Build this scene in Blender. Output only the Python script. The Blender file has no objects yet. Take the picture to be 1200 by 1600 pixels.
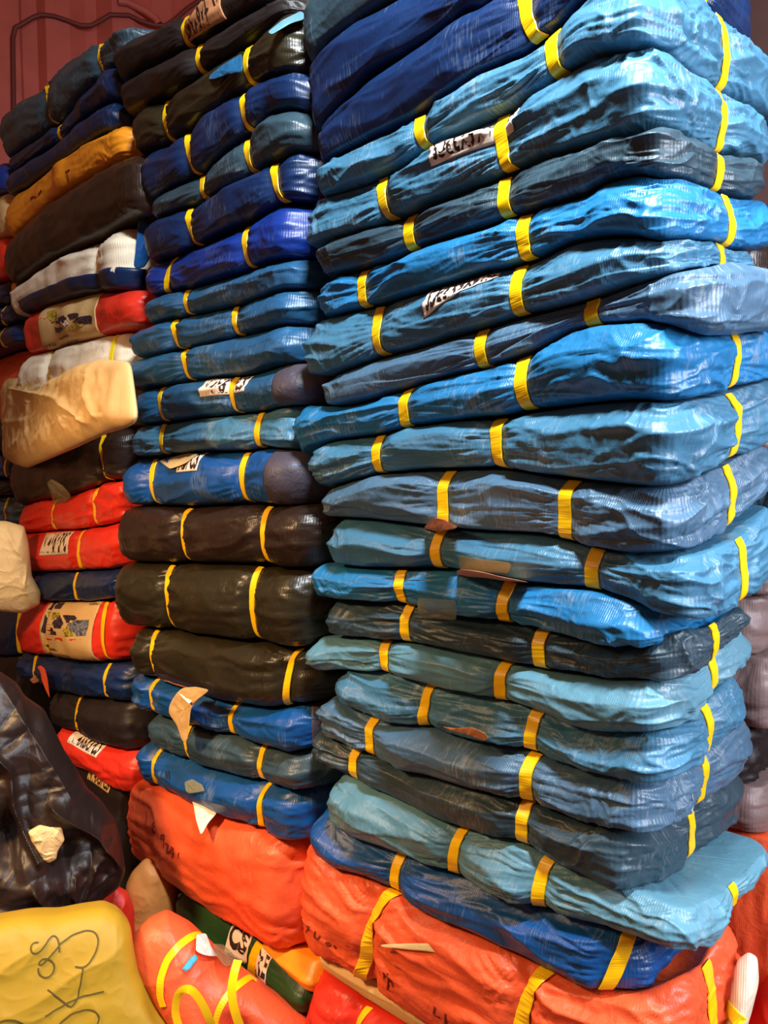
import bpy, math, random
import numpy as np
from mathutils import Vector, Matrix

# ------------------------------------------------------------------ camera, world, lights, exposure
sc = bpy.context.scene
COL = sc.collection
FPX = 1200.0
CAM = np.array([0.40, -0.883, 1.25])
PITCH = math.atan(89 / 1200.0)
hF = np.array([-0.722, 0.692, 0.0]); hF /= np.linalg.norm(hF)
RIGHT = np.array([hF[1], -hF[0], 0.0])
FWD = hF * math.cos(PITCH) + np.array([0, 0, -math.sin(PITCH)])
UP = np.cross(RIGHT, FWD)
cd = bpy.data.cameras.new('camera'); cam = bpy.data.objects.new('camera', cd); COL.objects.link(cam)
cd.sensor_fit = 'HORIZONTAL'; cd.sensor_width = 36; cd.lens = 36; cd.clip_start = 0.02
M = Matrix(((RIGHT[0], UP[0], -FWD[0], CAM[0]), (RIGHT[1], UP[1], -FWD[1], CAM[1]), (RIGHT[2], UP[2], -FWD[2], CAM[2]), (0, 0, 0, 1)))
cam.matrix_world = M
sc.camera = cam
sc.view_settings.view_transform = 'Standard'; sc.view_settings.look = 'None'
sc.view_settings.gamma = 1; sc.view_settings.use_curve_mapping = False
sc.view_settings.exposure = 0.0

w = bpy.data.worlds.new('world'); sc.world = w; w.use_nodes = True
bg = w.node_tree.nodes['Background']; bg.inputs[0].default_value = (1.0, 0.38, 0.17, 1); bg.inputs[1].default_value = 0.17

def area(name, loc, target, sx, sy, power, color, spread=math.pi):
    l = bpy.data.lights.new(name, 'AREA'); l.shape = 'RECTANGLE'; l.size = sx; l.size_y = sy
    l.energy = power; l.color = color; l.spread = spread
    o = bpy.data.objects.new(name, l); COL.objects.link(o); o.location = loc
    d = Vector(target) - Vector(loc); o.rotation_euler = d.to_track_quat('-Z', 'Y').to_euler()
    return o
area('ceiling_light', (0.16, -0.50, 2.62), (-0.25, -0.02, 1.2), 0.34, 0.12, 62, (0.90, 0.97, 1.0))
area('doorway_light', (1.7, 0.10, 1.9), (0.0, 0.1, 1.1), 0.5, 1.2, 80, (0.88, 0.90, 1.0))
area('warm_lamp', (-1.25, -1.5, 1.9), (-1.15, 0.0, 0.1), 0.25, 0.25, 12, (1.0, 0.62, 0.30), math.radians(80))

# ------------------------------------------------------------------ pixel <-> place helpers
def ray(px, py):
    return FWD + (px - 600) / FPX * RIGHT + (800 - py) / FPX * UP
def on_y(px, py, Y=0.0):
    r = ray(px, py); return CAM + r * ((Y - CAM[1]) / r[1])
def on_x(px, py, X):
    r = ray(px, py); return CAM + r * ((X - CAM[0]) / r[0])
def at_depth(px, py, d):
    return CAM + ray(px, py) * d
def to_px(P):
    q = P - CAM; z = q @ FWD
    return np.stack([600 + FPX * (q @ RIGHT) / z, 800 - FPX * (q @ UP) / z], -1)
def X(px): return on_y(px, 711)[0]

# ------------------------------------------------------------------ noise
_rg = np.random.RandomState(7)
_perm = _rg.permutation(256); _perm = np.concatenate([_perm, _perm, _perm])
_grad = _rg.normal(size=(256, 3)); _grad /= np.linalg.norm(_grad, axis=1)[:, None]
def pn(x, y, z=0.0):
    x, y, z = np.broadcast_arrays(np.asarray(x, float), np.asarray(y, float), np.asarray(z, float))
    xi = np.floor(x).astype(int); yi = np.floor(y).astype(int); zi = np.floor(z).astype(int)
    xf = x - xi; yf = y - yi; zf = z - zi
    u = xf**3 * (xf * (xf * 6 - 15) + 10); v = yf**3 * (yf * (yf * 6 - 15) + 10); t = zf**3 * (zf * (zf * 6 - 15) + 10)
    r = 0
    for a in (0, 1):
        wa = u if a else 1 - u
        pa = _perm[(xi + a) & 255]
        for b in (0, 1):
            wb = v if b else 1 - v
            pb = _perm[pa + ((yi + b) & 255)]
            for c in (0, 1):
                wc = t if c else 1 - t
                g = _grad[_perm[pb + ((zi + c) & 255)]]
                r = r + wa * wb * wc * (g[..., 0] * (xf - a) + g[..., 1] * (yf - b) + g[..., 2] * (zf - c))
    return r * 1.5
def ridge(x, y, z=0.0, p=1.6):
    return np.clip(1 - np.abs(pn(x, y, z)) * 2.2, 0, 1) ** p
def sstep(x, a, b):
    t = np.clip((x - a) / (b - a), 0, 1); return t * t * (3 - 2 * t)

# ------------------------------------------------------------------ materials
MATS = {}
def srgb(c):
    return tuple(((v / 255) / 12.92 if v / 255 <= 0.04045 else ((v / 255 + 0.055) / 1.055) ** 2.4) for v in c)
def mat(name, rgb, rough=0.4, weave=0.0, crinkle=0.3, spec=0.5, var=0.12, rub=0.0, rubcol=(150, 165, 175), crscale=55, trans=0.0):
    if name in MATS: return MATS[name]
    m = bpy.data.materials.new(name); m.use_nodes = True; nt = m.node_tree; N = nt.nodes; L = nt.links
    b = N['Principled BSDF']; b.inputs['Roughness'].default_value = rough; b.inputs['Specular IOR Level'].default_value = spec
    c = srgb(rgb)
    tc = N.new('ShaderNodeTexCoord')
    nz = N.new('ShaderNodeTexNoise'); nz.inputs['Scale'].default_value = 9; nz.inputs['Detail'].default_value = 5
    L.new(tc.outputs['Object'], nz.inputs['Vector'])
    ramp = N.new('ShaderNodeValToRGB'); L.new(nz.outputs['Fac'], ramp.inputs[0])
    ramp.color_ramp.elements[0].position = 0.3; ramp.color_ramp.elements[1].position = 0.7
    ramp.color_ramp.elements[0].color = (*[v * (1 - var) for v in c], 1)
    ramp.color_ramp.elements[1].color = (*[min(1, v * (1 + var)) for v in c], 1)
    out = ramp.outputs[0]
    if rub > 0:   # rubbed pale scuffs, streaks across the weave
        mp = N.new('ShaderNodeMapping'); mp.inputs['Scale'].default_value = (260, 36, 1); L.new(tc.outputs['UV'], mp.inputs[0])
        n2 = N.new('ShaderNodeTexNoise'); n2.inputs['Scale'].default_value = 1; n2.inputs['Detail'].default_value = 3; L.new(mp.outputs[0], n2.inputs['Vector'])
        n3 = N.new('ShaderNodeTexNoise'); n3.inputs['Scale'].default_value = 14; L.new(tc.outputs['Object'], n3.inputs['Vector'])
        mu = N.new('ShaderNodeMath'); mu.operation = 'MULTIPLY'; L.new(n2.outputs['Fac'], mu.inputs[0]); L.new(n3.outputs['Fac'], mu.inputs[1])
        r2 = N.new('ShaderNodeValToRGB'); L.new(mu.outputs[0], r2.inputs[0])
        r2.color_ramp.elements[0].position = 0.30; r2.color_ramp.elements[1].position = 0.44
        r2.color_ramp.elements[0].color = (0, 0, 0, 1); r2.color_ramp.elements[1].color = (rub, rub, rub, 1)
        mx = N.new('ShaderNodeMix'); mx.data_type = 'RGBA'; L.new(r2.outputs[0], mx.inputs[0]); L.new(out, mx.inputs[6])
        mx.inputs[7].default_value = (*srgb(rubcol), 1); out = mx.outputs[2]
    L.new(out, b.inputs['Base Color'])
    last = None
    if crinkle > 0:
        n4 = N.new('ShaderNodeTexNoise'); n4.inputs['Scale'].default_value = crscale; n4.inputs['Detail'].default_value = 4; n4.inputs['Roughness'].default_value = 0.6
        n4.inputs['Distortion'].default_value = 0.8
        L.new(tc.outputs['Object'], n4.inputs['Vector'])
        bp = N.new('ShaderNodeBump'); bp.inputs['Strength'].default_value = crinkle * .6; bp.inputs['Distance'].default_value = 0.004
        L.new(n4.outputs['Fac'], bp.inputs['Height']); last = bp
    if weave > 0:
        for (dr, sc_, st) in (('X', 105, weave), ('Y', 260, weave * 0.15)):
            wv = N.new('ShaderNodeTexWave'); wv.wave_type = 'BANDS'; wv.bands_direction = dr
            wv.inputs['Scale'].default_value = sc_; wv.inputs['Distortion'].default_value = 1.2; wv.inputs['Detail'].default_value = 1.5; wv.inputs['Detail Scale'].default_value = 0.4
            L.new(tc.outputs['UV'], wv.inputs['Vector'])
            bp = N.new('ShaderNodeBump'); bp.inputs['Strength'].default_value = st; bp.inputs['Distance'].default_value = 0.0007
            L.new(wv.outputs['Fac'], bp.inputs['Height'])
            if last: L.new(last.outputs[0], bp.inputs['Normal'])
            last = bp
    if last: L.new(last.outputs[0], b.inputs['Normal'])
    if trans: b.inputs['Alpha'].default_value = 1 - trans
    MATS[name] = m; return m

mat('teal_tarp', (62, 114, 144), 0.41, 0.22, 0.6, rub=0.5)
mat('grey_teal_tarp', (72, 104, 130), 0.40, 0.35, 0.6, rub=0.6)
mat('azure_tarp', (30, 112, 164), 0.40, 0.25, 0.6, rub=0.45)
mat('light_teal_tarp', (88, 136, 156), 0.41, 0.2, 0.6, rub=0.4)
mat('navy_tarp', (8, 38, 80), 0.40, 0.2, 0.3, rub=0.15)
mat('dark_teal_tarp', (46, 68, 80), 0.40, 0.2, 0.5, rub=0.25)
mat('royal_tarp', (8, 46, 128), 0.40, 0.2, 0.3, rub=0.15)
mat('steel_tarp', (32, 84, 124), 0.40, 0.25, 0.35, rub=0.4)
mat('bright_blue_tarp', (12, 74, 138), 0.38, 0.25, 0.35, rub=0.3)
mat('black_tarp', (40, 26, 20), 0.36, 0.2, 0.45, rub=0.1, rubcol=(110, 90, 70))
mat('olive_black_tarp', (40, 35, 22), 0.33, 0.15, 0.5)
mat('dull_black_tarp', (28, 22, 23), 0.5, 0.1, 0.3)
mat('orange_tarp', (236, 92, 50), 0.44, 0.12, 0.7, var=0.05)
mat('red_tarp', (222, 48, 30), 0.42, 0.1, 0.35, var=0.06)
mat('amber_tarp', (240, 150, 30), 0.40, 0.1, 0.35)
mat('beige_cloth', (214, 178, 118), 0.55, 0.5, 0.3, var=0.06)
mat('tan_cloth', (222, 146, 74), 0.55, 0.2, 0.3, var=0.06)
mat('white_cloth', (236, 222, 196), 0.5, 0.6, 0.3, var=0.05)
mat('green_tarp', (14, 62, 24), 0.45, 0.2, 0.3)
mat('yellow_cloth', (172, 136, 24), 0.6, 0.12, 0.1, var=0.06)
mat('black_plastic', (34, 22, 18), 0.46, 0, 0.5, spec=0.4, crscale=42)
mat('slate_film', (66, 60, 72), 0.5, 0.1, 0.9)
mat('brown_tarp', (120, 100, 98), 0.5, 0.2, 0.4)
mat('strap_yellow', (255, 200, 14), 0.35, 0, 0, var=0.02)
mat('strap_lemon', (250, 228, 30), 0.35, 0.25, 0, var=0.02)
mat('paper_white', (240, 222, 205), 0.6, 0, 0.15, var=0.03)
mat('paper_brown', (205, 140, 95), 0.6, 0, 0.3, var=0.1)
mat('paper_tan', (214, 178, 120), 0.55, 0, 0.2, var=0.05)
mat('ink', (44, 22, 18), 0.6, 0, 0, var=0)
mat('ink_olive', (88, 72, 12), 0.7, 0, 0, var=0)
mat('ink_red', (120, 34, 18), 0.7, 0, 0, var=0)
mat('print_dark', (52, 40, 52), 0.5, 0, 0, var=0.3)
mat('print_grey', (110, 116, 130), 0.5, 0, 0, var=0.3)
mat('print_olive', (170, 150, 50), 0.5, 0, 0, var=0.1)
mat('print_blue', (30, 150, 180), 0.5, 0, 0, var=0.1)
mat('clear_tape', (150, 146, 104), 0.2, 0, 0.2, var=0.1, trans=.55)
mat('red_wall', (186, 88, 74), 0.55, 0, 0.2, crscale=14, var=0.1)
mat('dark_wall', (74, 44, 40), 0.7, 0, 0.2, crscale=14)
mat('crease_shade', (104, 38, 32), 0.6, 0, 0, var=0)
mat('thread', (225, 230, 240), 0.5, 0, 0, var=0)

# ------------------------------------------------------------------ object helpers
def new_mesh(name, V, faces, m, parent=None, uv=None, smooth=True):
    me = bpy.data.meshes.new(name)
    V = np.asarray(V, dtype=np.float32); 
    if isinstance(faces, np.ndarray):
        k = faces.shape[1]; n = len(faces)
        me.vertices.add(len(V)); me.vertices.foreach_set('co', V.ravel())
        me.loops.add(n * k); me.loops.foreach_set('vertex_index', faces.ravel().astype(np.int32))
        me.polygons.add(n); me.polygons.foreach_set('loop_start', np.arange(n, dtype=np.int32) * k)
        me.polygons.foreach_set('loop_total', np.full(n, k, dtype=np.int32))
        me.update(calc_edges=True)
        if uv is not None:
            l = me.uv_layers.new(name='UVMap'); l.data.foreach_set('uv', np.asarray(uv, np.float32)[faces.ravel()].ravel())
    else:
        me.from_pydata([tuple(v) for v in V], [], faces)
    me.polygons.foreach_set('use_smooth', np.full(len(me.polygons), smooth))
    me.materials.append(MATS[m] if isinstance(m, str) else m)
    me.update()
    o = bpy.data.objects.new(name, me); COL.objects.link(o)
    if parent: o.parent = parent
    return o
def empty(name, label, cat, group=None, loc=(0, 0, 0)):
    o = bpy.data.objects.new(name, None); COL.objects.link(o); o.location = loc; o.empty_display_size = 0.05
    o['label'] = label; o['category'] = cat
    if group: o['group'] = group
    return o
def grid_faces(nr, nc, closed=False):
    i = np.arange(nr - 1)[:, None]; j = np.arange(nc if closed else nc - 1)[None, :]
    a = i * nc + j; b = i * nc + (j + 1) % nc
    return np.stack([a, b, b + nc, a + nc], -1).reshape(-1, 4)

# ------------------------------------------------------------------ seams
class Seam:
    def __init__(s, front, side=None, dz=0.0):
        P = np.array([on_y(*p) for p in front]); o = np.argsort(P[:, 0]); P = P[o]
        xs = np.linspace(P[0, 0] - 0.1, P[-1, 0] + 0.1, 400)
        zs = np.interp(xs, P[:, 0], P[:, 2])
        n = len(P)
        if n > 1:
            sl = (P[1, 2] - P[0, 2]) / max(P[1, 0] - P[0, 0], .02); sl = np.clip(sl, -.4, .4); zs = np.where(xs < P[0, 0], P[0, 2] + (xs - P[0, 0]) * sl, zs)
        k = np.exp(-(np.linspace(-2.2, 2.2, 23)) ** 2); k /= k.sum()
        zs = np.convolve(np.pad(zs, 11, 'edge'), k, 'valid')
        s.x, s.z, s.dz = xs, zs, dz
        s.xe = P[-1, 0]; s.side = None
        if side:
            Q = np.array([on_x(px, py, min(s.xe + 0.0, 0.02)) for px, py in side]); Q = Q[Q[:, 1] > 0.015]
            if len(Q):
                ys = np.concatenate([[0.0], Q[:, 1]]); zz = np.concatenate([[0.0], Q[:, 2] - P[-1, 2]])
                o = np.argsort(ys); s.side = (ys[o], np.clip(zz[o], -.10, .10))
    def __call__(s, x, y):
        z = np.interp(x, s.x, s.z) + s.dz
        if s.side is not None:
            z = z + np.interp(y, *s.side) * sstep(x, s.xe - 0.30, s.xe - 0.02)
        return z

BUN = {}
class Bundle: pass

def bundle(key, label, top, bot, pl, pr, material, straps=(), side=None, D=0.30, yf=0.0, B=0.034, name='tarpaulin_bundle',
           cat='tarpaulin bundle', group=None, seed=0, res=1.0, wr=1.0, r=0.026, strapmat='strap_yellow', sw=0.0205, gap=0.0012,
           crum=1.0, folds=2, pinch=1.0, rpx=None, facet=0.62, inl=.022, inr=0.0):
    """pl / pr: pixel columns of the left end and the right corner; straps: pixel x or (x_top, x_bottom)."""
    rs = np.random.RandomState(seed + 11)
    zmid_px = 711
    x0 = X(pl) + inl; x1 = X(pr) - inr
    L = x1 - x0; y0, y1 = yf, yf + D
    if rpx:
        for D in np.arange(.20, .50, .005):
            t = np.linspace(0, 1.4, 12)
            if to_px(np.stack([x1 - r + (r + B * .55) * np.cos(t), yf + D - r + (r + B * .8) * np.sin(t), np.full(12, 1.2)], -1))[:, 0].max() > rpx: break
        side = yf + D * .5 if side is not None else None
    y0, y1 = yf, yf + D
    r = min(r, L * .3, D * .3)
    # --- plan contour; a = x on the front, continues round the corner
    seg = []
    def arc(cx, cy, a0, a1, n, aa):
        t = np.linspace(a0, a1, n, endpoint=False)
        seg.append(np.stack([cx + r * np.cos(t), cy + r * np.sin(t), np.cos(t), np.sin(t), aa + r * np.abs(t - a0)], -1))
    def line(p, q, nrm, n, aa):
        t = np.linspace(0, 1, n, endpoint=False); d = math.dist(p, q)
        seg.append(np.stack([p[0] + (q[0] - p[0]) * t, p[1] + (q[1] - p[1]) * t, np.full(n, nrm[0]), np.full(n, nrm[1]), aa + d * t], -1))
    q = math.pi / 2
    nf = int(max(60, L / 0.0017 * res)); ns = int(max(10, D / 0.0030 * res)) if side is not None or pr > 900 else 16
    line((x0, y1 - r), (x0, y0 + r), (-1, 0), 14, x0 - (D - 2 * r) - q * r + r)
    arc(x0 + r, y0 + r, math.pi, 1.5 * math.pi, 16, x0 + r - q * r)
    line((x0 + r, y0), (x1 - r, y0), (0, -1), nf, x0 + r)
    arc(x1 - r, y0 + r, -q, 0, int(34 * res), x1 - r)
    line((x1, y0 + r), (x1, y1 - r), (1, 0), ns, x1 - r + q * r)
    arc(x1 - r, y1 - r, 0, q, 14, x1 - r + q * r + D - 2 * r)
    aend = x1 - r + 2 * q * r + D - 2 * r
    line((x1 - r, y1), (x0 + r, y1), (0, 1), 14, aend)
    arc(x0 + r, y1 - r, q, math.pi, 5, aend + L - 2 * r)
    S = np.concatenate(seg); cx, cy, nx, ny, a = S.T; nc = len(S)
    npz = int(58 * res) + 1
    ph = np.linspace(-q, q, npz)
    zt = top(cx, cy) - gap; zb = bot(cx, cy) + gap
    # straps
    sa = []
    for s_ in straps:
        t_, b_ = (s_ if isinstance(s_, (tuple, list)) else (s_, s_))
        sa.append((on_y(t_, 711, yf - B * .6)[0], on_y(b_, 711, yf - B * .6)[0]))
    aside = None
    if side is not None:
        aside = x1 - r + q * r + (side - y0 - r)
    cen = [(t + b) / 2 for t, b in sa] + ([aside] if aside is not None else [])
    g1 = np.zeros(nc); g2 = np.zeros(nc)
    for c in cen:
        d = a - c; g1 = np.maximum(g1, np.exp(-(d / 0.020) ** 2)); g2 = np.maximum(g2, np.exp(-np.abs(d) / 0.055))
    hh = (zt - zb) / 2; zm = (zt + zb) / 2
    lump = pn(a * 7, seed * 3.1, 0.5) * .22 + pn(a * 16, seed * 5.3, 2.5) * .1
    Bv = np.minimum(B, hh * 1.05 + 0.004) * (1 + lump) * (1 - pinch * (0.26 * g1 + 0.30 * g2))
    Bv = Bv * (1 - .25 * sstep(-nx, .2, .9)) * (1 - .40 * sstep(nx, .35, 1.0))
    he = hh * (1 - pinch * (0.05 * g1 + 0.05 * g2) - 0.02 * np.clip(pn(a * 11, seed * 2.2, 7.7) * 2, 0, 1))
    C, A = np.meshgrid(np.cos(ph), a, indexing='ij'); Sn = np.sin(ph)[:, None]
    e1, e2 = 0.72, 0.86
    s_ = np.clip(Sn, -1, 1); s0 = (.12 + pn(a * 2.6, seed * 4.1, 1.3) * .75 + pn(a * 9, seed * 6.1, 3.3) * .30)[None]
    s0 = np.clip(s0, -.45, .6)
    up = (1 - s_) / (1 - s0) * 1.02; lo = 1 - .34 * (s0 - s_) / (1 + s0)
    kk_ = .045; hm = np.clip(.5 + .5 * (lo - up) / kk_, 0, 1); fm = lo * (1 - hm) + up * hm - kk_ * hm * (1 - hm)
    fm = np.clip(fm, 0, 1.1) * np.clip(1 - np.abs(s_) ** 14, 0, 1) ** .5 * np.clip((s_ + 1) / .10, 0, 1) ** .5
    out = Bv[None] * (facet * fm + (1 - facet) * np.abs(C) ** e1)
    zz = zm[None] + he[None] * np.sign(Sn) * np.abs(Sn) ** e2
    bb = he[None] * np.sign(Sn) * np.abs(Sn) ** e2     # height coordinate
    hrel = bb / np.maximum(he[None], 1e-4)
    # --- cloth displacement
    k = seed * 17.3
    Af = A
    warp = pn(Af * 9, bb * 14, k) * .02
    d = pn(Af * 6, bb * 12, k + 1) * .0050
    nearst = g2[None]
    # long folds running along the bundle
    d = d + (ridge(Af * 4.5 + 3, (bb + warp) * 27, k + 2, 1.5) - .45) * .0075 * (0.6 + .8 * nearst)
    d = d + (ridge(Af * 11, (bb + warp * 1.2) * 62, k + 3, 1.6) - .4) * .0030 * (0.14 + 1.3 * nearst)
    # fans leaving each strap
    for i, c in enumerate(cen):
        rr = np.abs(Af - c); qv = bb / (0.55 + rr * 6.0)
        fan = ridge(qv * 95 + i * 7.7, np.sign(Af - c) * 2.0 + rr * 5, k + 4, 1.3) - .4
        d = d + fan * .0062 * np.exp(-rr / .07) * (1 - np.exp(-(rr / .014) ** 2))
    # creased ends and corners
    endr = np.exp(-np.abs(A - (x1 - r + q * r * .4)) / .055) * (0.9 if pr > 900 else 1.0) + 0.8 * np.exp(-np.abs(A - (x0 + r * .5)) / .035)
    sd = sstep(A, x1 - r, x1 + .05)
    cr = crum * (0.05 + 0.75 * np.clip(endr + .35 * sd * (A < aend), 0, 1))
    wx = pn(A * 20, bb * 20, k + 20) * .03; wz = pn(A * 20, bb * 20, k + 30) * .03
    d = d + cr * ((ridge((A + wx) * 17, (bb + wz) * 34, k + 5, 2.2) - .3) * .0085 + (ridge((A + wx) * 34, (bb + wz) * 60, k + 6, 2.0) - .3) * .0042)
    d = d + (ridge((A + wx) * 70, (bb + wz) * 110, k + 9, 1.6) - .3) * .0007 * (0.2 + cr)
    # layered sheet edges
    for f in range(folds):
        lv = (rs.rand() - .5) * 1.2
        edge = lv + pn(A * 3.0, f * 9.1, k + 7) * .9 + pn(A * 14, f * 3.3, k + 8) * .12
        on = sstep(pn(A * 2.1, f * 5.0, k + 12), -.15, .1)
        sg = 1 if rs.rand() < .6 else -1
        d = d + sg * .0030 * sstep((hrel - edge) * 1.0, -.02, .04) * on * np.exp(-np.clip((hrel - edge) * sg, 0, 9) * 1.5)
    d = d * wr * (1 - 0.85 * g1[None]) * np.clip(np.abs(C) * 1.7, 0.10, 1)
    # keep a flat calm strip under the straps
    px_ = cx[None] + nx[None] * (out + d * np.abs(C) ** .5); py_ = cy[None] + ny[None] * (out + d * np.abs(C) ** .5)
    zz = zz + d * Sn * .6
    P = np.stack([px_, py_, zz], -1)
    # --- caps
    fac = [.05, .12, .22, .36, .6, 1.0]
    hd = min(D / 2, L / 2) * .9
    tx = np.clip(cx, x0 + hd, x1 - hd); ty = np.full(nc, (y0 + y1) / 2)
    rows_t, rows_b = [], []
    for f in fac:
        qx = cx + (tx - cx) * f; qy = cy + (ty - cy) * f
        n_ = (ridge(qx * 18, qy * 18, k + 40, 1.8) - .4) * .004 * min(1, f * 6) * (1 - f * .6)
        rows_t.append(np.stack([qx, qy, top(qx, qy) - gap - np.abs(n_) - (1 - (he / hh)) * hh * (1 - f)], -1))
        rows_b.append(np.stack([qx, qy, bot(qx, qy) + gap + np.abs(n_) + (1 - (he / hh)) * hh * (1 - f)], -1))
    G = np.concatenate([np.array(rows_b[::-1]), P, np.array(rows_t)])
    nr = len(G)
    vv = np.concatenate([[0], np.cumsum(np.linalg.norm(np.diff(G[:, nc // 2], axis=0), axis=1))])
    uv = np.stack([np.broadcast_to(a, (nr, nc)), np.broadcast_to(vv[:, None], (nr, nc))], -1).reshape(-1, 2)
    root = empty(name, label, cat, group, ((x0 + x1) / 2, (y0 + y1) / 2, float(bot(np.array([(x0 + x1) / 2]), np.array([yf]))[0])))
    inv = np.array(root.location)
    o = new_mesh('tarpaulin', G.reshape(-1, 3) - inv, grid_faces(nr, nc, True), material, root, uv)
    b = Bundle(); b.root = root; b.inv = inv; b.P = P; b.a = a; b.ph = ph; b.i0 = 14; b.i1 = nc - 20; b.body = o
    # normals on the visible grid
    du = np.gradient(P, axis=1); dv = np.gradient(P, axis=0)
    n = np.cross(du, dv); n /= np.linalg.norm(n, axis=-1)[..., None] + 1e-9
    b.N = n; BUN[key] = b
    for (t_, b_) in sa: strap(b, t_, b_, sw, strapmat)
    if aside is not None: strap(b, aside, aside, sw * .85, strapmat)
    return b

def smp(b, a, v):
    """surface point and normal at arc coordinate a and height fraction v (0 bottom .. 1 top)"""
    a = np.asarray(a, float); v = np.asarray(v, float)
    i0, i1 = b.i0, b.i1; aa = b.a[i0:i1]
    fi = np.interp(a, aa, np.arange(i0, i1)); fj = np.clip(v, 0, 1) * (len(b.ph) - 1)
    i = np.clip(np.floor(fi).astype(int), i0, i1 - 2); j = np.clip(np.floor(fj).astype(int), 0, len(b.ph) - 2)
    u = (fi - i)[..., None]; w_ = (fj - j)[..., None]
    def bl(Q): return (Q[j, i] * (1 - u) * (1 - w_) + Q[j, i + 1] * u * (1 - w_) + Q[j + 1, i] * (1 - u) * w_ + Q[j + 1, i + 1] * u * w_)
    n = bl(b.N); n = n / (np.linalg.norm(n, axis=-1)[..., None] + 1e-9)
    return bl(b.P), n

def strap(b, at, ab, wd, m, v0=0.03, v1=0.97, name='strap'):
    v = np.linspace(v0, v1, 40); ac = ab + (at - ab) * v
    offs = np.linspace(-wd / 2, wd / 2, 5)
    Pm, Nm = smp(b, ac[:, None] + offs[None], np.broadcast_to(v[:, None], (40, 5)))
    n = Nm.mean(1); 
    k = np.array([1, 2, 3, 2, 1.]) / 9
    n = np.stack([np.convolve(np.pad(n[:, c], 2, 'edge'), k, 'valid') for c in range(3)], -1); n /= np.linalg.norm(n, axis=1)[:, None]
    cen = Pm[:, 2]; t = Pm[:, 4] - Pm[:, 0]; t /= np.linalg.norm(t, axis=1)[:, None]
    h = ((Pm - cen[:, None]) * n[:, None]).sum(-1).max(1)
    h = np.convolve(np.pad(h, 2, 'edge'), k, 'valid')
    cen = cen + n * (h + .0012)[:, None]
    cen = np.stack([np.convolve(np.pad(cen[:, c], 2, 'edge'), k, 'valid') for c in range(3)], -1)
    rows = []
    th = .0011
    for s_, l in ((-1, 0), (-.92, th), (.92, th), (1, 0), (.92, -th), (-.92, -th)):
        rows.append(cen + t * (s_ * wd / 2) + n * l)
    G = np.stack(rows, 1)
    uv = np.stack([np.broadcast_to(np.arange(6) * .004, (40, 6)), np.broadcast_to(v[:, None] * .1, (40, 6))], -1).reshape(-1, 2)
    return new_mesh(name, G.reshape(-1, 3) - b.inv, grid_faces(40, 6, True), m, b.root, uv, smooth=False)

_tc = {}
def text_mesh(s):
    if s in _tc: return _tc[s]
    c = bpy.data.curves.new('lettering', 'FONT'); c.body = s; c.size = 1; c.offset = 0.03; c.resolution_u = 3
    o = bpy.data.objects.new('lettering', c)
    me = bpy.data.meshes.new_from_object(o)
    V = np.array([v.co[:] for v in me.vertices]); Fc = [tuple(p.vertices) for p in me.polygons]
    V[:, 0] -= V[:, 0].min(); V[:, 1] -= V[:, 1].min(); V[:, 0] /= V[:, 0].max(); V[:, 1] /= V[:, 1].max()
    bpy.data.objects.remove(o); _tc[s] = (V, Fc); return _tc[s]

def sticker(b, pxl, pxr, v0, v1, text=None, flip=False, m='paper_white', taper=0.0, shear=0.0, ink='ink', mar=0.07, off=.0016, name='sticker', yf=0.0, label=None, vs=0.0):
    al, ar = on_y(pxl, 711, yf - .02)[0], on_y(pxr, 711, yf - .02)[0]
    def mp(sx, sy, o_):
        hi = v1 + (vs * sx); lo = v0 + taper * (v1 - v0) * sx + vs * sx
        P, n = smp(b, al + (ar - al) * sx + shear * (sy - .5) * .02, lo + (hi - lo) * sy)
        return P + n * o_
    sx, sy = np.meshgrid(np.linspace(0, 1, 40), np.linspace(0, 1, 14))
    t = mp(sx, sy, off); bt = mp(sx, sy, off - .0007)
    n = t.size // 3; G = np.concatenate([t.reshape(-1, 3), bt.reshape(-1, 3)]); f = grid_faces(14, 40)
    bd = [(c) for c in range(40)] + [r_ * 40 + 39 for r_ in range(1, 14)] + [13 * 40 + c for c in range(38, -1, -1)] + [r_ * 40 for r_ in range(12, 0, -1)]
    rim = np.array([(bd[i], bd[i - 1], bd[i - 1] + n, bd[i] + n) for i in range(len(bd))])
    o = new_mesh(name, G - b.inv, np.concatenate([f, f[:, ::-1] + n, rim]), m, b.root)
    if label: o['label'] = label
    if text:
        V, Fc = text_mesh(text)
        u, w_ = V[:, 0], V[:, 1]
        if flip: u, w_ = 1 - u, 1 - w_
        Pt = mp(.05 + .9 * u, mar + (1 - 2 * mar) * w_, off + .0006)
        new_mesh('lettering', Pt - b.inv, Fc, ink, o, smooth=False)
    return o

def near(bs, px, py):
    """nearest visible surface point of a bundle or blob to a pixel (position on its real surface)"""
    if not hasattr(bs, '_px'):
        P = bs.P.reshape(-1, 3); N_ = bs.N.reshape(-1, 3); f = ((P - CAM) * N_).sum(1) < 0
        bs._P, bs._N = P[f], N_[f]; bs._px = to_px(bs._P)
    d = ((bs._px - np.array([px, py])) ** 2).sum(1); i = np.argpartition(d, 4)[:4]; w_ = 1 / (d[i] + .3); w_ /= w_.sum()
    n = (bs._N[i] * w_[:, None]).sum(0)
    return (bs._P[i] * w_[:, None]).sum(0), n / np.linalg.norm(n)

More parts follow.
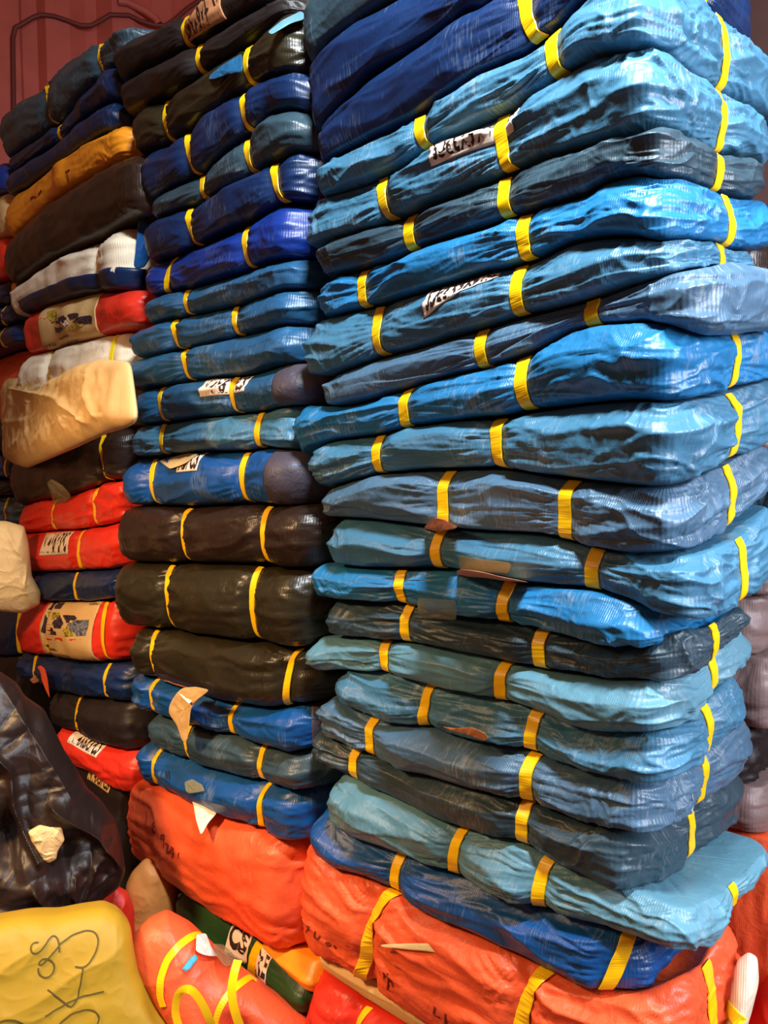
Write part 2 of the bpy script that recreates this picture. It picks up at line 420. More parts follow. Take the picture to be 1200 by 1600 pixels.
def stroke(bs, pts, wd, m, name='handwriting', off=.0012, th=.0005, step=4, closed=False):
    """a ribbon laid along the surface through the given places"""
    pts = np.array(pts, float); dl = np.concatenate([[0], np.cumsum(np.linalg.norm(np.diff(pts, axis=0), axis=1))])
    n = max(4, int(dl[-1] / step)); t = np.linspace(0, dl[-1], n)
    q = np.stack([np.interp(t, dl, pts[:, 0]), np.interp(t, dl, pts[:, 1])], -1)
    R = [near(bs, *p) for p in q]; P = np.array([r_[0] for r_ in R]); Nn = np.array([r_[1] for r_ in R])
    for _ in range(2):
        P[1:-1] = (P[:-2] + 2 * P[1:-1] + P[2:]) / 4; Nn[1:-1] = (Nn[:-2] + 2 * Nn[1:-1] + Nn[2:]) / 4
    Nn /= np.linalg.norm(Nn, axis=1)[:, None]
    T = np.gradient(P, axis=0); T /= np.linalg.norm(T, axis=1)[:, None] + 1e-9
    W_ = np.cross(Nn, T); W_ /= np.linalg.norm(W_, axis=1)[:, None] + 1e-9
    rows = [P + W_ * (s_ * wd / 2) + Nn * (off + l) for s_, l in ((-1, 0), (-.9, th), (.9, th), (1, 0), (.9, -th), (-.9, -th))]
    G = np.stack(rows, 1)
    return G, grid_faces(n, 6, True)
def strokes(bs, lines, wd, m, name='handwriting', off=.0012, step=4, th=.0005, parent=None):
    Vs, Fs, k = [], [], 0
    for l in lines:
        G, f = stroke(bs, l, wd, m, off=off, step=step, th=th); Vs.append(G.reshape(-1, 3)); Fs.append(f + k); k += len(Vs[-1])
    return new_mesh(name, np.concatenate(Vs) - bs.inv, np.concatenate(Fs), m, parent or bs.root, smooth=False)

def blob(key, name, label, cat, outline, depth, m, tf=.06, tb=.06, normal=None, amp=1.0, seed=0, nr=60, nt=260, group=None, ridges=(), dents=(), film=0.0,
         tilt=0.0, freq=1.0, parent=None, power=2.4, topz=None, basis='ray'):
    """a soft closed body whose outline lies in a plane of its own at the given distance"""
    ol = np.array(outline, float); c = ol.mean(0)
    P0 = at_depth(c[0], c[1], depth)
    if normal is None:
        n = CAM - P0; n[2] = 0; n /= np.linalg.norm(n); n = n * math.cos(tilt) + np.array([0, 0, 1]) * math.sin(tilt)
    else: n = np.array(normal, float); n /= np.linalg.norm(n)
    def hit(p):
        r_ = ray(*p); return CAM + r_ * (((P0 - CAM) @ n) / (r_ @ n))
    W_ = np.array([hit(p) for p in ol])
    ux = np.cross([0, 0, 1], n); ux /= np.linalg.norm(ux); uy = np.cross(n, ux)
    cc = W_.mean(0); uvw = np.stack([(W_ - cc) @ ux, (W_ - cc) @ uy], -1)
    cl = np.concatenate([uvw, uvw[:1]]); dl = np.concatenate([[0], np.cumsum(np.linalg.norm(np.diff(cl, axis=0), axis=1))])
    t = np.linspace(0, dl[-1], nt, endpoint=False); Bd = np.stack([np.interp(t, dl, cl[:, 0]), np.interp(t, dl, cl[:, 1])], -1)
    kk = np.array([1, 2, 3, 2, 1.]) / 9
    Bd = np.stack([np.convolve(np.concatenate([Bd[-2:, i], Bd[:, i], Bd[:2, i]]), kk, 'valid') for i in (0, 1)], -1)
    rho = np.sin(np.linspace(0, math.pi / 2, nr)); 
    def sheet(sgn, T):
        U = rho[:, None, None] * Bd[None]
        h = T * np.clip(1 - rho ** power, 0, 1) ** .5
        x, y = U[..., 0], U[..., 1]; k = seed * 13.7
        f = freq
        wx = pn(x * 9 * f, y * 9 * f, k) * .06 / f; wy = pn(x * 9 * f, y * 9 * f, k + 3) * .06 / f
        d = pn(x * 5 * f, y * 5 * f, k + 1) * .03 / f + (ridge((x + wx) * 8 * f, (y + wy) * 8 * f, k + 2, 2.2) - .3) * .02 / f + (ridge((x + wx) * 20 * f, (y + wy) * 20 * f, k + 5, 2) - .3) * .007 / f + (ridge(x * 50 * f, y * 50 * f, k + 6, 1.6) - .3) * .002 / f
        if film:
            r1 = pn((x + wx) * 7, (y + wy) * 7, k + 8); r2 = pn((x - wy) * 15, (y + wx) * 15, k + 9)
            d = d * .5 + film * (np.abs(r1) * .05 + np.abs(r2) * .022 + np.abs(pn(x * 34 + wx * 40, y * 34, k + 10)) * .008)
        d = d * amp * (1 - rho[:, None] ** 6)
        Pp = cc + x[..., None] * ux + y[..., None] * uy + ((h[:, None] + (d if sgn > 0 else d * .5)) * sgn)[..., None] * n
        if sgn > 0 and (ridges or dents):
            q = to_px(cc + x[..., None] * ux + y[..., None] * uy)
            for pts, am, wd in ridges:
                best = np.full(q.shape[:2], 1e9)
                for p_, p2 in zip(pts[:-1], pts[1:]):
                    p_, p2 = np.array(p_, float), np.array(p2, float); v = p2 - p_
                    s_ = np.clip(((q - p_) @ v) / (v @ v), 0, 1); best = np.minimum(best, np.linalg.norm(q - (p_ + s_[..., None] * v), axis=-1))
                Pp = Pp + (am * np.exp(-best / wd))[..., None] * n * (1 - rho[:, None] ** 8)[..., None]
            for (dx, dy, am, wd) in dents:
                g = np.exp(-((q[..., 0] - dx) ** 2 + (q[..., 1] - dy) ** 2) / wd ** 2); Pp = Pp - (am * g)[..., None] * n
        return Pp, U
    Fp, U = sheet(1, tf); Bp, _ = sheet(-1, tb)
    Fp[..., 2] = np.maximum(Fp[..., 2], .004); Bp[..., 2] = np.maximum(Bp[..., 2], .004)
    G = np.concatenate([Fp, Bp[::-1][1:]]); nr2 = len(G)
    UVc = np.concatenate([U, U[::-1][1:]]).reshape(-1, 2)
    if parent is None:
        zlow = float(G[..., 2].min())
        root = empty(name, label, cat, group, (cc[0], cc[1], zlow)); inv = np.array(root.location)
        o = new_mesh(key, G.reshape(-1, 3) - inv, grid_faces(nr2, nt, True), m, root, UVc)
    else:
        root = parent.root; inv = parent.inv
        o = new_mesh(name, G.reshape(-1, 3) - inv, grid_faces(nr2, nt, True), m, root, UVc)
        if label: o['label'] = label
    b = Bundle(); b.root = root; b.inv = inv; b.P = Fp; b.body = o
    N_ = np.cross(np.gradient(Fp, axis=0), np.gradient(Fp, axis=1)); N_ /= np.linalg.norm(N_, axis=-1)[..., None] + 1e-12
    s_ = np.sign((N_ @ n).mean()); b.N = N_ * s_
    return b

def chip(parent, outline, m, off=.004, amp=.3, name='torn_paper', seed=0, label=None, th=.0012, freq=6):
    """torn paper or tape stuck to a bundle: a thin crumpled sheet lying just off its surface"""
    c = np.array(outline, float).mean(0); P, n = near(parent, *c)
    d = (P - CAM) @ FWD - off / max(.3, -(n @ (P - CAM)) / np.linalg.norm(P - CAM))
    nn = n.copy()
    o = blob(None, name, label, None, outline, d, m, tf=th, tb=th, normal=nn, amp=amp, seed=seed, nr=12, nt=60, freq=freq, parent=parent)
    return o

# ------------------------------------------------------------------ the setting
def struct(o): o['kind'] = 'structure'; return o
def slab(name, lo, hi, m):
    (a, b, c), (d, e, f) = lo, hi
    V = [(a, b, c), (d, b, c), (d, e, c), (a, e, c), (a, b, f), (d, b, f), (d, e, f), (a, e, f)]
    return struct(new_mesh(name, V, [(0, 3, 2, 1), (4, 5, 6, 7), (0, 1, 5, 4), (1, 2, 6, 5), (2, 3, 7, 6), (3, 0, 4, 7)], m, smooth=False))
slab('floor', (-5.2, -2.6, -.05), (2.2, 2.2, 0.0), 'dark_wall')
slab('wall_back', (-2.9, 1.35, 0.0), (2.2, 1.42, 3.6), 'dark_wall')
# corrugated red sheet wall standing behind the left columns, pressed panel under a flat header
Wd = 3.75
wN = CAM - at_depth(160, 40, Wd); wN[2] = 0; wN /= np.linalg.norm(wN); wP = at_depth(160, 40, Wd)
def wall_pt(px, py, back=0.0):
    r_ = ray(px, py); return CAM + r_ * (((wP - wN * back - CAM) @ wN) / (r_ @ wN))
def corr():
    xs = []; prof = []
    # panel edges in order left to right: flat stile, then trapezoid folds
    x = -260; lev = 0
    pts = [(-300, 0), (20, 0), (24, .05), (48, .05), (62, 0), (100, 0), (125, .07), (143, .07), (168, 0), (202, 0), (232, .07), (262, .07), (300, 0), (335, 0), (362, .07), (395, .07), (425, 0), (470, 0), (500, .07), (700, .07)]
    rows = []
    for py_, in [(-260,), (1500,)]:
        rows.append([wall_pt(p, py_, b * .8) for p, b in pts])
    V = rows[0] + rows[1]; n = len(pts)
    return V, [(i, i + 1, n + i + 1, n + i) for i in range(n - 1)]
V, Fc = corr()
V = [np.array(v) for v in V]
for i in range(len(V) // 2): V[len(V) // 2 + i] = np.array([V[i][0], V[i][1], 0.0])
nrm = CAM - wall_pt(300, 700); nrm[2] = 0; nrm /= np.linalg.norm(nrm)
nV = len(V); V2 = V + [v - nrm * .05 for v in V]
Fc2 = Fc + [tuple(i + nV for i in f[::-1]) for f in Fc] + [(0, nV // 2, nV + nV // 2, nV), (nV // 2 - 1, 2 * nV - nV // 2 - 1 , 2 * nV - 1, nV - 1)]
struct(new_mesh('wall_left', V2, Fc2, 'red_wall', smooth=False))
# dark bead along the fold tops, the crease's shadow put into its colour
rim = [(22, 240), (20, 60), (24, 43), (36, 37), (52, 27), (64, 23), (84, 25), (102, 31), (126, 40), (143, 40), (156, 33), (172, 23), (202, 24), (220, 33), (240, 39), (258, 40), (272, 32), (292, 14), (306, 4), (330, -8), (360, -10), (420, 2), (480, 20)]  # path of the crease's shadow line, not a raised rim
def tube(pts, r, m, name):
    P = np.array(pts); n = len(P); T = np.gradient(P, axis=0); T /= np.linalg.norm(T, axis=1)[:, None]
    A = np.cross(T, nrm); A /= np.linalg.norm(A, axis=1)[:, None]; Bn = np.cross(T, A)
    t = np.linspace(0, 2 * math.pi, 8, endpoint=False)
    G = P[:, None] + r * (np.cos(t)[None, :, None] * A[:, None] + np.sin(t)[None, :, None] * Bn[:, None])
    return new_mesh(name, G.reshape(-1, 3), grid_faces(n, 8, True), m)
struct(tube([wall_pt(p, q, -.01) for p, q in rim], .011, 'crease_shade', 'shade_line'))
rim2 = [(185, 2), (200, 4), (228, 18), (244, 30), (248, 38)]
struct(tube([wall_pt(p, q, -.01) for p, q in rim2], .02, 'red_wall', 'trim_2'))

# ------------------------------------------------------------------ corner stack (right-hand column)
NB = 'corner stack'
S = {}
S['a'] = Seam([(484, -20), (560, -90), (700, -190), (1000, -420)])
S['0'] = Seam([(486, 110), (517, 67), (567, 32), (623, 0), (700, -50), (850, -140), (1000, -220)], [(1100, -160)])
S['1'] = Seam([(500, 205), (517, 187), (583, 123), (683, 57), (733, 23), (763, 12), (850, -45), (1000, -115)], [(1100, -60), (1150, -25)])
S['2'] = Seam([(500, 262), (547, 237), (590, 215), (650, 190), (690, 160), (760, 118), (833, 82), (880, 40), (913, 7), (940, -12), (1000, -30)], [(1077, 0), (1147, 70)])
S['3'] = Seam([(490, 322), (510, 310), (583, 286), (600, 277), (650, 250), (677, 234), (740, 205), (803, 173), (857, 140), (940, 92), (1003, 80)], [(1033, 112), (1097, 150), (1160, 183)])
S['4'] = Seam([(487, 390), (550, 370), (623, 347), (683, 320), (793, 277), (867, 247), (940, 228), (987, 213), (1033, 203)], [(1077, 225), (1110, 243), (1167, 250)])
S['5'] = Seam([(500, 440), (533, 432), (563, 425), (617, 408), (650, 393), (793, 345), (850, 328), (927, 303), (950, 285), (1000, 272), (1030, 280)], [(1087, 300), (1127, 314), (1170, 318)])
S['6'] = Seam([(490, 507), (502, 500), (577, 483), (667, 457), (730, 438), (783, 424), (847, 405), (900, 380), (947, 371), (1000, 370), (1030, 378)], [(1087, 384), (1113, 396), (1170, 395)])
S['7'] = Seam([(493, 584), (517, 590), (590, 563), (683, 537), (783, 507), (833, 493), (923, 470), (1000, 443), (1060, 424)], [(1107, 414), (1180, 430)])
S['8'] = Seam([(480, 632), (510, 634), (550, 634), (600, 622), (663, 600), (720, 585), (783, 573), (820, 558), (893, 520), (940, 508), (1013, 503), (1060, 512), (1098, 530)], [(1150, 528), (1187, 522)])
S['9'] = Seam([(478, 715), (500, 700), (533, 687), (590, 680), (650, 667), (717, 657), (783, 652), (847, 641), (933, 630), (1000, 626), (1055, 630)], [(1107, 618), (1150, 606), (1200, 590)])
S['10'] = Seam([(500, 766), (530, 758), (560, 750), (600, 740), (683, 732), (783, 732), (850, 742), (900, 747), (980, 757), (1035, 762)], [(1083, 735), (1143, 705), (1200, 675)])
S['11'] = Seam([(510, 806), (583, 811), (650, 820), (717, 827), (780, 830), (847, 834), (900, 847), (987, 866), (1045, 864)], [(1090, 845), (1123, 825), (1153, 795), (1200, 765)])
S['12'] = Seam([(500, 878), (560, 886), (617, 888), (717, 890), (783, 900), (833, 911), (933, 920), (1000, 940), (1047, 962), (1090, 970)], [(1120, 963), (1167, 935), (1200, 905)])
S['13'] = Seam([(500, 930), (583, 937), (650, 941), (717, 960), (783, 968), (850, 978), (900, 990), (980, 1006), (1040, 1004)])
S['13b'] = Seam([(500, 930), (583, 937), (650, 941), (717, 960), (783, 968), (850, 978), (900, 990), (980, 1006), (1005, 1004), (1050, 985), (1078, 972)], [(1110, 970), (1130, 965), (1190, 925)])
S['14'] = Seam([(490, 995), (517, 994), (600, 997), (683, 1008), (783, 1028), (867, 1047), (967, 1061), (1048, 1061)], [(1093, 1042), (1120, 1012), (1190, 965)])
S['15'] = Seam([(480, 1050), (530, 1046), (560, 1046), (600, 1048), (683, 1063), (770, 1087), (843, 1105), (900, 1130), (967, 1141), (1030, 1139)], [(1067, 1120), (1113, 1068), (1190, 1010)])
S['16'] = Seam([(500, 1088), (533, 1092), (560, 1107), (617, 1127), (683, 1135), (767, 1160), (833, 1168), (883, 1190), (950, 1208), (1000, 1217), (1045, 1215)], [(1090, 1190), (1133, 1150), (1190, 1110)])
S['17'] = Seam([(485, 1130), (517, 1147), (567, 1170), (650, 1200), (750, 1228), (833, 1248), (900, 1273), (967, 1288), (1012, 1299)], [(1067, 1277), (1120, 1237), (1180, 1185)])
S['18'] = Seam([(485, 1178), (500, 1184), (540, 1207), (617, 1238), (703, 1280), (760, 1295), (817, 1312), (900, 1353), (985, 1384)], [(1050, 1357), (1123, 1297), (1190, 1225)])
S['19'] = Seam([(490, 1238), (510, 1258), (533, 1282), (560, 1303), (617, 1321), (697, 1354), (760, 1380), (830, 1408), (900, 1428), (967, 1448), (1060, 1484), (1094, 1493)], [(1120, 1480), (1153, 1423), (1200, 1365)])
S['20'] = Seam([(490, 1303), (540, 1350), (610, 1377), (683, 1420), (740, 1450), (800, 1475), (850, 1497), (933, 1537), (993, 1554), (1045, 1556)])
S['20b'] = Seam([(475, 1303), (500, 1312), (540, 1350), (610, 1377), (683, 1420), (740, 1450), (800, 1475), (850, 1497), (933, 1537), (990, 1552), (1030, 1538), (1060, 1520)], [(1100, 1497), (1153, 1427), (1190, 1385)])
S['21'] = Seam([(470, 1462), (490, 1474), (553, 1508), (587, 1530), (640, 1560), (700, 1598), (800, 1662), (1000, 1790)], [(1080, 1740), (1190, 1640)])

def tb(n, lab, pl, pr, m, st, side=None, D=.32, top=None, bot=None, **k):
    k.setdefault('group', 'bundles of the corner stack')
    return bundle('b%d' % n, lab, S[top or str(n - 1)], S[bot or str(n)], pl, pr, m, st, side=side, D=D, seed=100 + n, **k)
tb(0, 'dark blue bundle at the very top left of the corner stack, cut off above', 482, 960, 'dark_teal_tarp', [], .16, top='a', bot='0', B=.03, crum=.4, wr=.7, rpx=1100)
tb(1, 'navy tarpaulin bundle second from the top of the corner stack, smooth, one yellow strap visible', 488, 985, 'navy_tarp', [(738, 764)], .16, top='0', crum=.35, wr=.8, B=.03, rpx=1130)
tb(2, 'navy tarpaulin bundle directly on the topmost pale teal bundle of the corner stack', 500, 985, 'navy_tarp', [(793, 830)], .16, D=.33, crum=.35, wr=.8, B=.03, rpx=1148)
tb(3, 'pale teal bundle directly under the navy ones topping the corner stack', 505, 1000, 'teal_tarp', [(640, 658), (842, 858)], .20, D=.38, B=.042, rpx=1192)
tb(4, 'teal bundle with upside-down white sticker crossed by a yellow strap, upper corner stack', 487, 1015, 'teal_tarp', [(584, 606), (768, 784)], .18, D=.37, B=.040, rpx=1180)
tb(5, 'dull dark teal bundle between the two stickered bundles, second below the strap-crossed sticker', 507, 1032, 'dark_teal_tarp', [(632, 636), (773, 782)], .19, D=.33, B=.036, rpx=1168)
tb(6, 'bright blue bundle with a crumpled purple-grey corner directly above the 3PCS sticker bundle', 502, 1042, 'azure_tarp', [(560, 564), (806, 815)], .18, D=.35, B=.038, rpx=1192)
tb(7, 'thick teal bundle with an upside-down white sticker left of its right strap, corner stack', 488, 1050, 'teal_tarp', [(580, 592), (798, 803)], .19, D=.28, B=.04, rpx=1180)
tb(8, 'ribbed grey-blue bundle pointed at its left end, with a wide pale bulging right corner', 508, 1088, 'grey_teal_tarp', [(738, 746), (906, 912)], None, D=.22, B=.045, rpx=1185)
tb(9, 'light blue bundle whose left end sticks out over the neighbouring column', 468, 1052, 'azure_tarp', [(628, 626), (806, 818)], .16, D=.30, B=.04, rpx=1212)
tb(10, 'teal bundle with deep horizontal folds, directly above the grey ribbed bundle', 498, 1055, 'teal_tarp', [(580, 585), (768, 778)], .17, D=.34, B=.045, rpx=1215)
tb(11, 'thick grey ribbed bundle with crumpled brown paper under its left strap', 506, 1058, 'grey_teal_tarp', [(690, 688), (884, 878)], .16, D=.34, B=.045, rpx=1212)
tb(12, 'teal bundle directly under the thick grey ribbed bundle, with a long pale right side', 520, 1092, 'teal_tarp', [(678, 680), (924, 920)], .17, D=.36, B=.04, rpx=1225)
tb(13, 'bright blue bundle with a shiny crumpled end that stops short of the stack corner', 497, 1030, 'azure_tarp', [(614, 622), (786, 782)], None, D=.26, B=.04, yf=-.012, rpx=1062)
tb(14, 'dark grey-teal bundle just under the bright blue short one, with a strip of clear tape', 513, 1062, 'dark_teal_tarp', [(632, 632), (845, 845)], .15, D=.30, B=.034, top='13b', rpx=1130)
tb(15, 'light teal bundle sagging at its right corner, the first below the dark taped one', 485, 1042, 'light_teal_tarp', [(592, 600), (785, 780)], .13, D=.32, B=.04, rpx=1185)
tb(16, 'blue creased bundle with a twisted brown paper strip on its lower edge', 530, 1050, 'teal_tarp', [(668, 656), (836, 828)], .16, D=.33, B=.036, rpx=1172)
tb(17, 'fine-ribbed blue bundle with rounded left end in the lower corner stack', 505, 1020, 'grey_teal_tarp', [(572, 572), (832, 824)], .15, D=.32, B=.042, rpx=1185)
tb(18, 'dark teal bundle with a narrow left end, sandwiched above the broad pale teal bundle', 487, 1000, 'dark_teal_tarp', [(545, 547), (824, 818)], .14, D=.33, B=.036, rpx=1168)
tb(19, 'broad pale teal bundle with drooping right corner, directly on the slanting deep blue one', 522, 1090, 'light_teal_tarp', [(718, 705), (856, 844)], .15, D=.38, B=.045, rpx=1245)
tb(20, 'slanting deep blue bundle lying on the orange bale under the corner stack', 495, 1002, 'bright_blue_tarp', [(616, 612), (984, 952)], None, D=.26, B=.042, crum=.6, rpx=1080)
bundle('o1', 'large orange bale with handwriting and yellow straps under the corner stack', S['20b'], S['21'], 470, 1062, 'orange_tarp', [(606, 548), (858, 800)],
       side=.15, D=.38, seed=140, inl=.03, facet=.25, B=.055, crum=.6, wr=1.3, rpx=1192, r=.05, name='orange_bale', cat='bale', sw=.028)

# ------------------------------------------------------------------ middle column
T = {}
def seams(tab, **k):
    for key, pts in tab.items(): T[key] = Seam(pts, **k)
seams({
 'c-': [(205, 70), (218, 62), (250, 48), (295, 28), (337, 0), (400, -45), (480, -105)],
 'c0': [(205, 135), (250, 107), (300, 80), (366, 42), (436, 0), (480, -25)],
 'c1': [(205, 185), (230, 172), (295, 144), (323, 122), (377, 86), (417, 54), (450, 22), (490, 8)],
 'c2': [(225, 245), (281, 226), (312, 200), (366, 162), (405, 137), (450, 120), (496, 106)],
 'c3': [(238, 320), (258, 306), (326, 272), (366, 237), (408, 207), (434, 182), (465, 174), (510, 180)],
 'c4': [(235, 352), (261, 340), (315, 320), (362, 298), (408, 272), (462, 240), (507, 222)],
 'c5': [(232, 425), (250, 410), (283, 400), (326, 384), (388, 354), (445, 322), (473, 312), (505, 300)],
 'c6': [(230, 468), (250, 463), (309, 450), (388, 427), (439, 410), (468, 402), (500, 392)],
 'c7': [(210, 518), (231, 512), (283, 498), (360, 482), (439, 459), (490, 444)],
 'c8': [(205, 565), (230, 560), (281, 549), (371, 529), (445, 511), (490, 502)],
 'c9': [(205, 613), (258, 603), (349, 590), (400, 586), (445, 572), (490, 566)],
 'c10': [(210, 667), (266, 660), (317, 654), (383, 647), (425, 641), (460, 632), (507, 628)],
 'c11': [(208, 717), (275, 711), (332, 706), (388, 705), (431, 700), (490, 708)],
 'c12': [(200, 789), (218, 790), (303, 791), (400, 787), (473, 788), (505, 784)],
 'c13': [(195, 876), (250, 878), (303, 879), (417, 880), (455, 888), (500, 886)],
 'c14': [(190, 974), (269, 982), (371, 996), (417, 1002), (473, 1010), (500, 1010)],
 'c15': [(200, 1040), (232, 1052), (326, 1081), (360, 1093), (436, 1105), (473, 1101), (500, 1098)],
 'c16': [(198, 1100), (261, 1116), (354, 1142), (417, 1158), (462, 1170), (500, 1164)],
 'c17': [(205, 1150), (235, 1157), (275, 1173), (332, 1196), (405, 1214), (473, 1230), (510, 1227)],
 'c18': [(190, 1195), (215, 1208), (247, 1223), (293, 1240), (340, 1263), (400, 1281), (450, 1307), (500, 1314)],
 'c19': [(205, 1330), (240, 1348), (270, 1367), (317, 1407), (387, 1446), (430, 1468), (473, 1488), (500, 1500)],
})
def cb(n, lab, pl, pr, m, st, **k):
    k = dict(dict(group='bundles of the middle column', D=.30, r=.055, res=.78, B=.046, inl=.040, inr=.038, facet=.45, sw=.0165, wr=.75, crum=.75), **k)
    return bundle('c%d' % n, lab, T['c%s' % ('-' if n == 0 else n - 1)], T['c%d' % n], pl, pr, m, st, seed=200 + n, **k)
cb(0, 'black bundle on top of the middle column, with a torn printed sticker beside its strap', 205, 468, 'dull_black_tarp', [(296, 299), 422])
cb(1, 'charcoal bundle second from the top of the middle column', 205, 486, 'dull_black_tarp', [(314, 320)], wr=.6)
cb(2, 'dark green-black bundle with sky blue patches along its top edge, upper middle column', 222, 496, 'olive_black_tarp', [(262, 272), (385, 394)])
cb(3, 'smooth navy bundle just under the green-black one with blue patches', 232, 504, 'navy_tarp', [(293, 308), (382, 392)], wr=.5)
cb(4, 'near-black blue bundle between two navy ones, upper middle column', 240, 506, 'dark_teal_tarp', [(312, 318), (382, 394)], wr=.5)
cb(5, 'navy bundle with a royal blue streak along its top, middle column', 236, 500, 'navy_tarp', [(292, 308), (422, 438)], wr=.6)
cb(6, 'royal blue bundle with a wide strap near its left end, middle column', 232, 490, 'royal_tarp', [(268, 256), (380, 388)], wr=.6)
cb(7, 'steel blue bundle with a single strap directly below the royal blue one', 230, 494, 'steel_tarp', [(287, 292)])
cb(8, 'blue bundle with a shiny crumpled patch at its right end, middle column', 210, 494, 'steel_tarp', [(268, 278), (358, 368)])
cb(9, 'steel blue bundle with one strap and a pale scuffed top right, middle column', 202, 492, 'steel_tarp', [(284, 292)])
cb(10, 'dark blue bundle with a white size sticker half under its right strap, middle column', 212, 505, 'steel_tarp', [(246, 250), (358, 366)])
cb(11, 'blue bundle pinched by its right strap, directly above the one with the white X3PCS sticker', 207, 492, 'teal_tarp', [(244, 250), (396, 398)], wr=1.0)
cb(12, 'thick bright blue roll with a white X3PCS sticker on top of three black bundles', 203, 498, 'bright_blue_tarp', [(228, 234), (372, 378)], B=.054, facet=.25)
cb(13, 'uppermost of the three thick black bundles in the middle column', 196, 516, 'black_tarp', [(280, 284), (404, 408)], B=.058, facet=.15, wr=.6)
cb(14, 'middle one of the three thick black bundles, olive sheen on its front', 190, 508, 'olive_black_tarp', [(250, 256), (388, 392)], B=.058, facet=.15, wr=.7)
cb(15, 'lowest of the three thick black bundles, just above the torn paper tag', 205, 505, 'olive_black_tarp', [(226, 230), (446, 432)], B=.055, facet=.15, wr=.8)
cb(16, 'blue bundle with a hanging torn brown paper tag under the black bundles', 198, 500, 'bright_blue_tarp', [(226, 226), (352, 350)], B=.048)
cb(17, 'dark teal bundle between two blue ones near the foot of the middle column', 225, 505, 'dark_teal_tarp', [(276, 282), (396, 396)], B=.048)
cb(18, 'lowest blue bundle of the middle column, resting on the orange bale', 208, 496, 'bright_blue_tarp', [(230, 226), (402, 394)], B=.048)
bundle('o2', 'large orange bale without straps under the middle column, numbers handwritten at its left', T['c18'], T['c19'], 190, 478, 'orange_tarp', [],
       D=.34, seed=241, inl=.03, inr=.045, facet=.25, B=.055, crum=.5, wr=1.3, r=.07, name='orange_bale', cat='bale', res=.8)
T['g'] = Seam([(240, 1390), (275, 1412), (317, 1440), (387, 1486), (440, 1520), (480, 1545), (520, 1565)])
T['g2'] = Seam([(240, 1350), (275, 1372), (317, 1407), (387, 1450), (420, 1482), (480, 1532), (520, 1560)])
T['g3'] = Seam([(240, 1425), (275, 1440), (317, 1472), (387, 1520), (440, 1555), (480, 1575), (520, 1600)])
bundle('green', 'dark green bundle with two pale printed stickers, squeezed under the left orange bale', T['g2'], T['g3'], 268, 490, 'green_tarp', [(388, 378)], inr=.02, D=.28, seed=250, B=.03, wr=.5, crum=.3, res=.6, sw=.026)
bundle('amber', 'amber orange bundle showing between the green bundle and the orange bale', T['c19'], T['g2'], 395, 497, 'amber_tarp', [], D=.26, seed=251, B=.05, wr=.5, crum=.3, res=.6, yf=-.0)
T['r0'] = Seam([(470, 1487), (500, 1506), (553, 1540), (640, 1596), (760, 1665), (1000, 1800)])
T['r1'] = Seam([(470, 1690), (600, 1760), (1000, 1960)])
bundle('strip', 'thin cream bundle edge between the large orange bale and the red bale below', S['21'], T['r0'], 484, 1010, 'beige_cloth', [], D=.3, seed=252, B=.016, wr=.4, crum=.2, res=.6)
class Flat:
    def __init__(s, z): s.z = z
    def __call__(s, x, y): return np.zeros(np.shape(x)) + s.z
bundle('red1', 'red bale with an orange-yellow strap at the bottom edge under the cream one', T['r0'], Flat(.0), 482, 1020, 'red_tarp', [(560, 530)], D=.34, seed=253, facet=.1, B=.06, wr=.8, crum=.5, res=.7, r=.07, name='red_bale', cat='bale')

# ------------------------------------------------------------------ left column
seams({
 'd-': [(28, 172), (45, 158), (75, 140), (100, 112), (140, 84), (185, 55), (215, 42), (240, 36), (262, 44)],
 'd0': [(28, 246), (55, 225), (107, 187), (140, 150), (175, 118), (200, 100), (230, 88)],
 'd1': [(28, 268), (55, 250), (100, 222), (140, 186), (175, 165), (210, 150), (230, 140)],
 'd2': [(20, 312), (50, 295), (100, 255), (150, 225), (200, 197), (218, 192), (235, 190)],
 'd3': [(36, 372), (50, 357), (92, 320), (130, 296), (165, 275), (200, 252), (240, 242)],
 'd4': [(34, 448), (50, 436), (72, 420), (112, 400), (175, 372), (222, 342), (260, 332)],
 'd5': [(36, 496), (50, 493), (88, 477), (150, 459), (200, 455), (240, 450)],
 'd6': [(50, 556), (75, 550), (110, 540), (162, 527), (230, 507)],
 'd7': [(34, 632), (60, 625), (110, 612), (160, 600), (215, 590)],
 'd8': [(25, 700), (70, 698), (110, 690), (162, 675), (212, 662)],
 'd9': [(35, 790), (70, 783), (112, 775), (150, 762), (175, 753), (212, 748)],
 'd10': [(20, 836), (42, 833), (80, 830), (125, 827), (165, 822), (215, 810)],
 'd11': [(35, 893), (80, 893), (120, 892), (180, 889), (215, 878)],
 'd12': [(30, 945), (65, 938), (110, 940), (150, 940), (195, 932)],
 'd13': [(28, 1016), (60, 1021), (100, 1027), (137, 1031), (195, 1035)],
 'd14': [(25, 1055), (45, 1060), (100, 1080), (160, 1089), (205, 1096)],
 'd15': [(70, 1118), (83, 1126), (112, 1136), (162, 1158), (212, 1172)],
 'd16': [(75, 1158), (100, 1176), (150, 1203), (180, 1221), (225, 1238)],
})
def db(n, lab, pl, pr, m, st, **k):
    k = dict(dict(group='bundles of the left column', D=.28, r=.05, res=.62, B=.045, inl=.030, inr=.042, facet=.45, sw=.0165, wr=.7, crum=.8), **k)
    kt, kb = k.pop('top', 'd%s' % ('-' if n == 0 else n - 1)), k.pop('bot', 'd%d' % n)
    return bundle('d%d' % n, lab, T[kt], T[kb] if isinstance(kb, str) else kb, pl, pr, m, st, seed=300 + n, **k)
db(0, 'blue bundle on top of the left column, against the red metal wall', 30, 248, 'dark_teal_tarp', [(83, 96), (166, 174)], wr=1.1, B=.045)
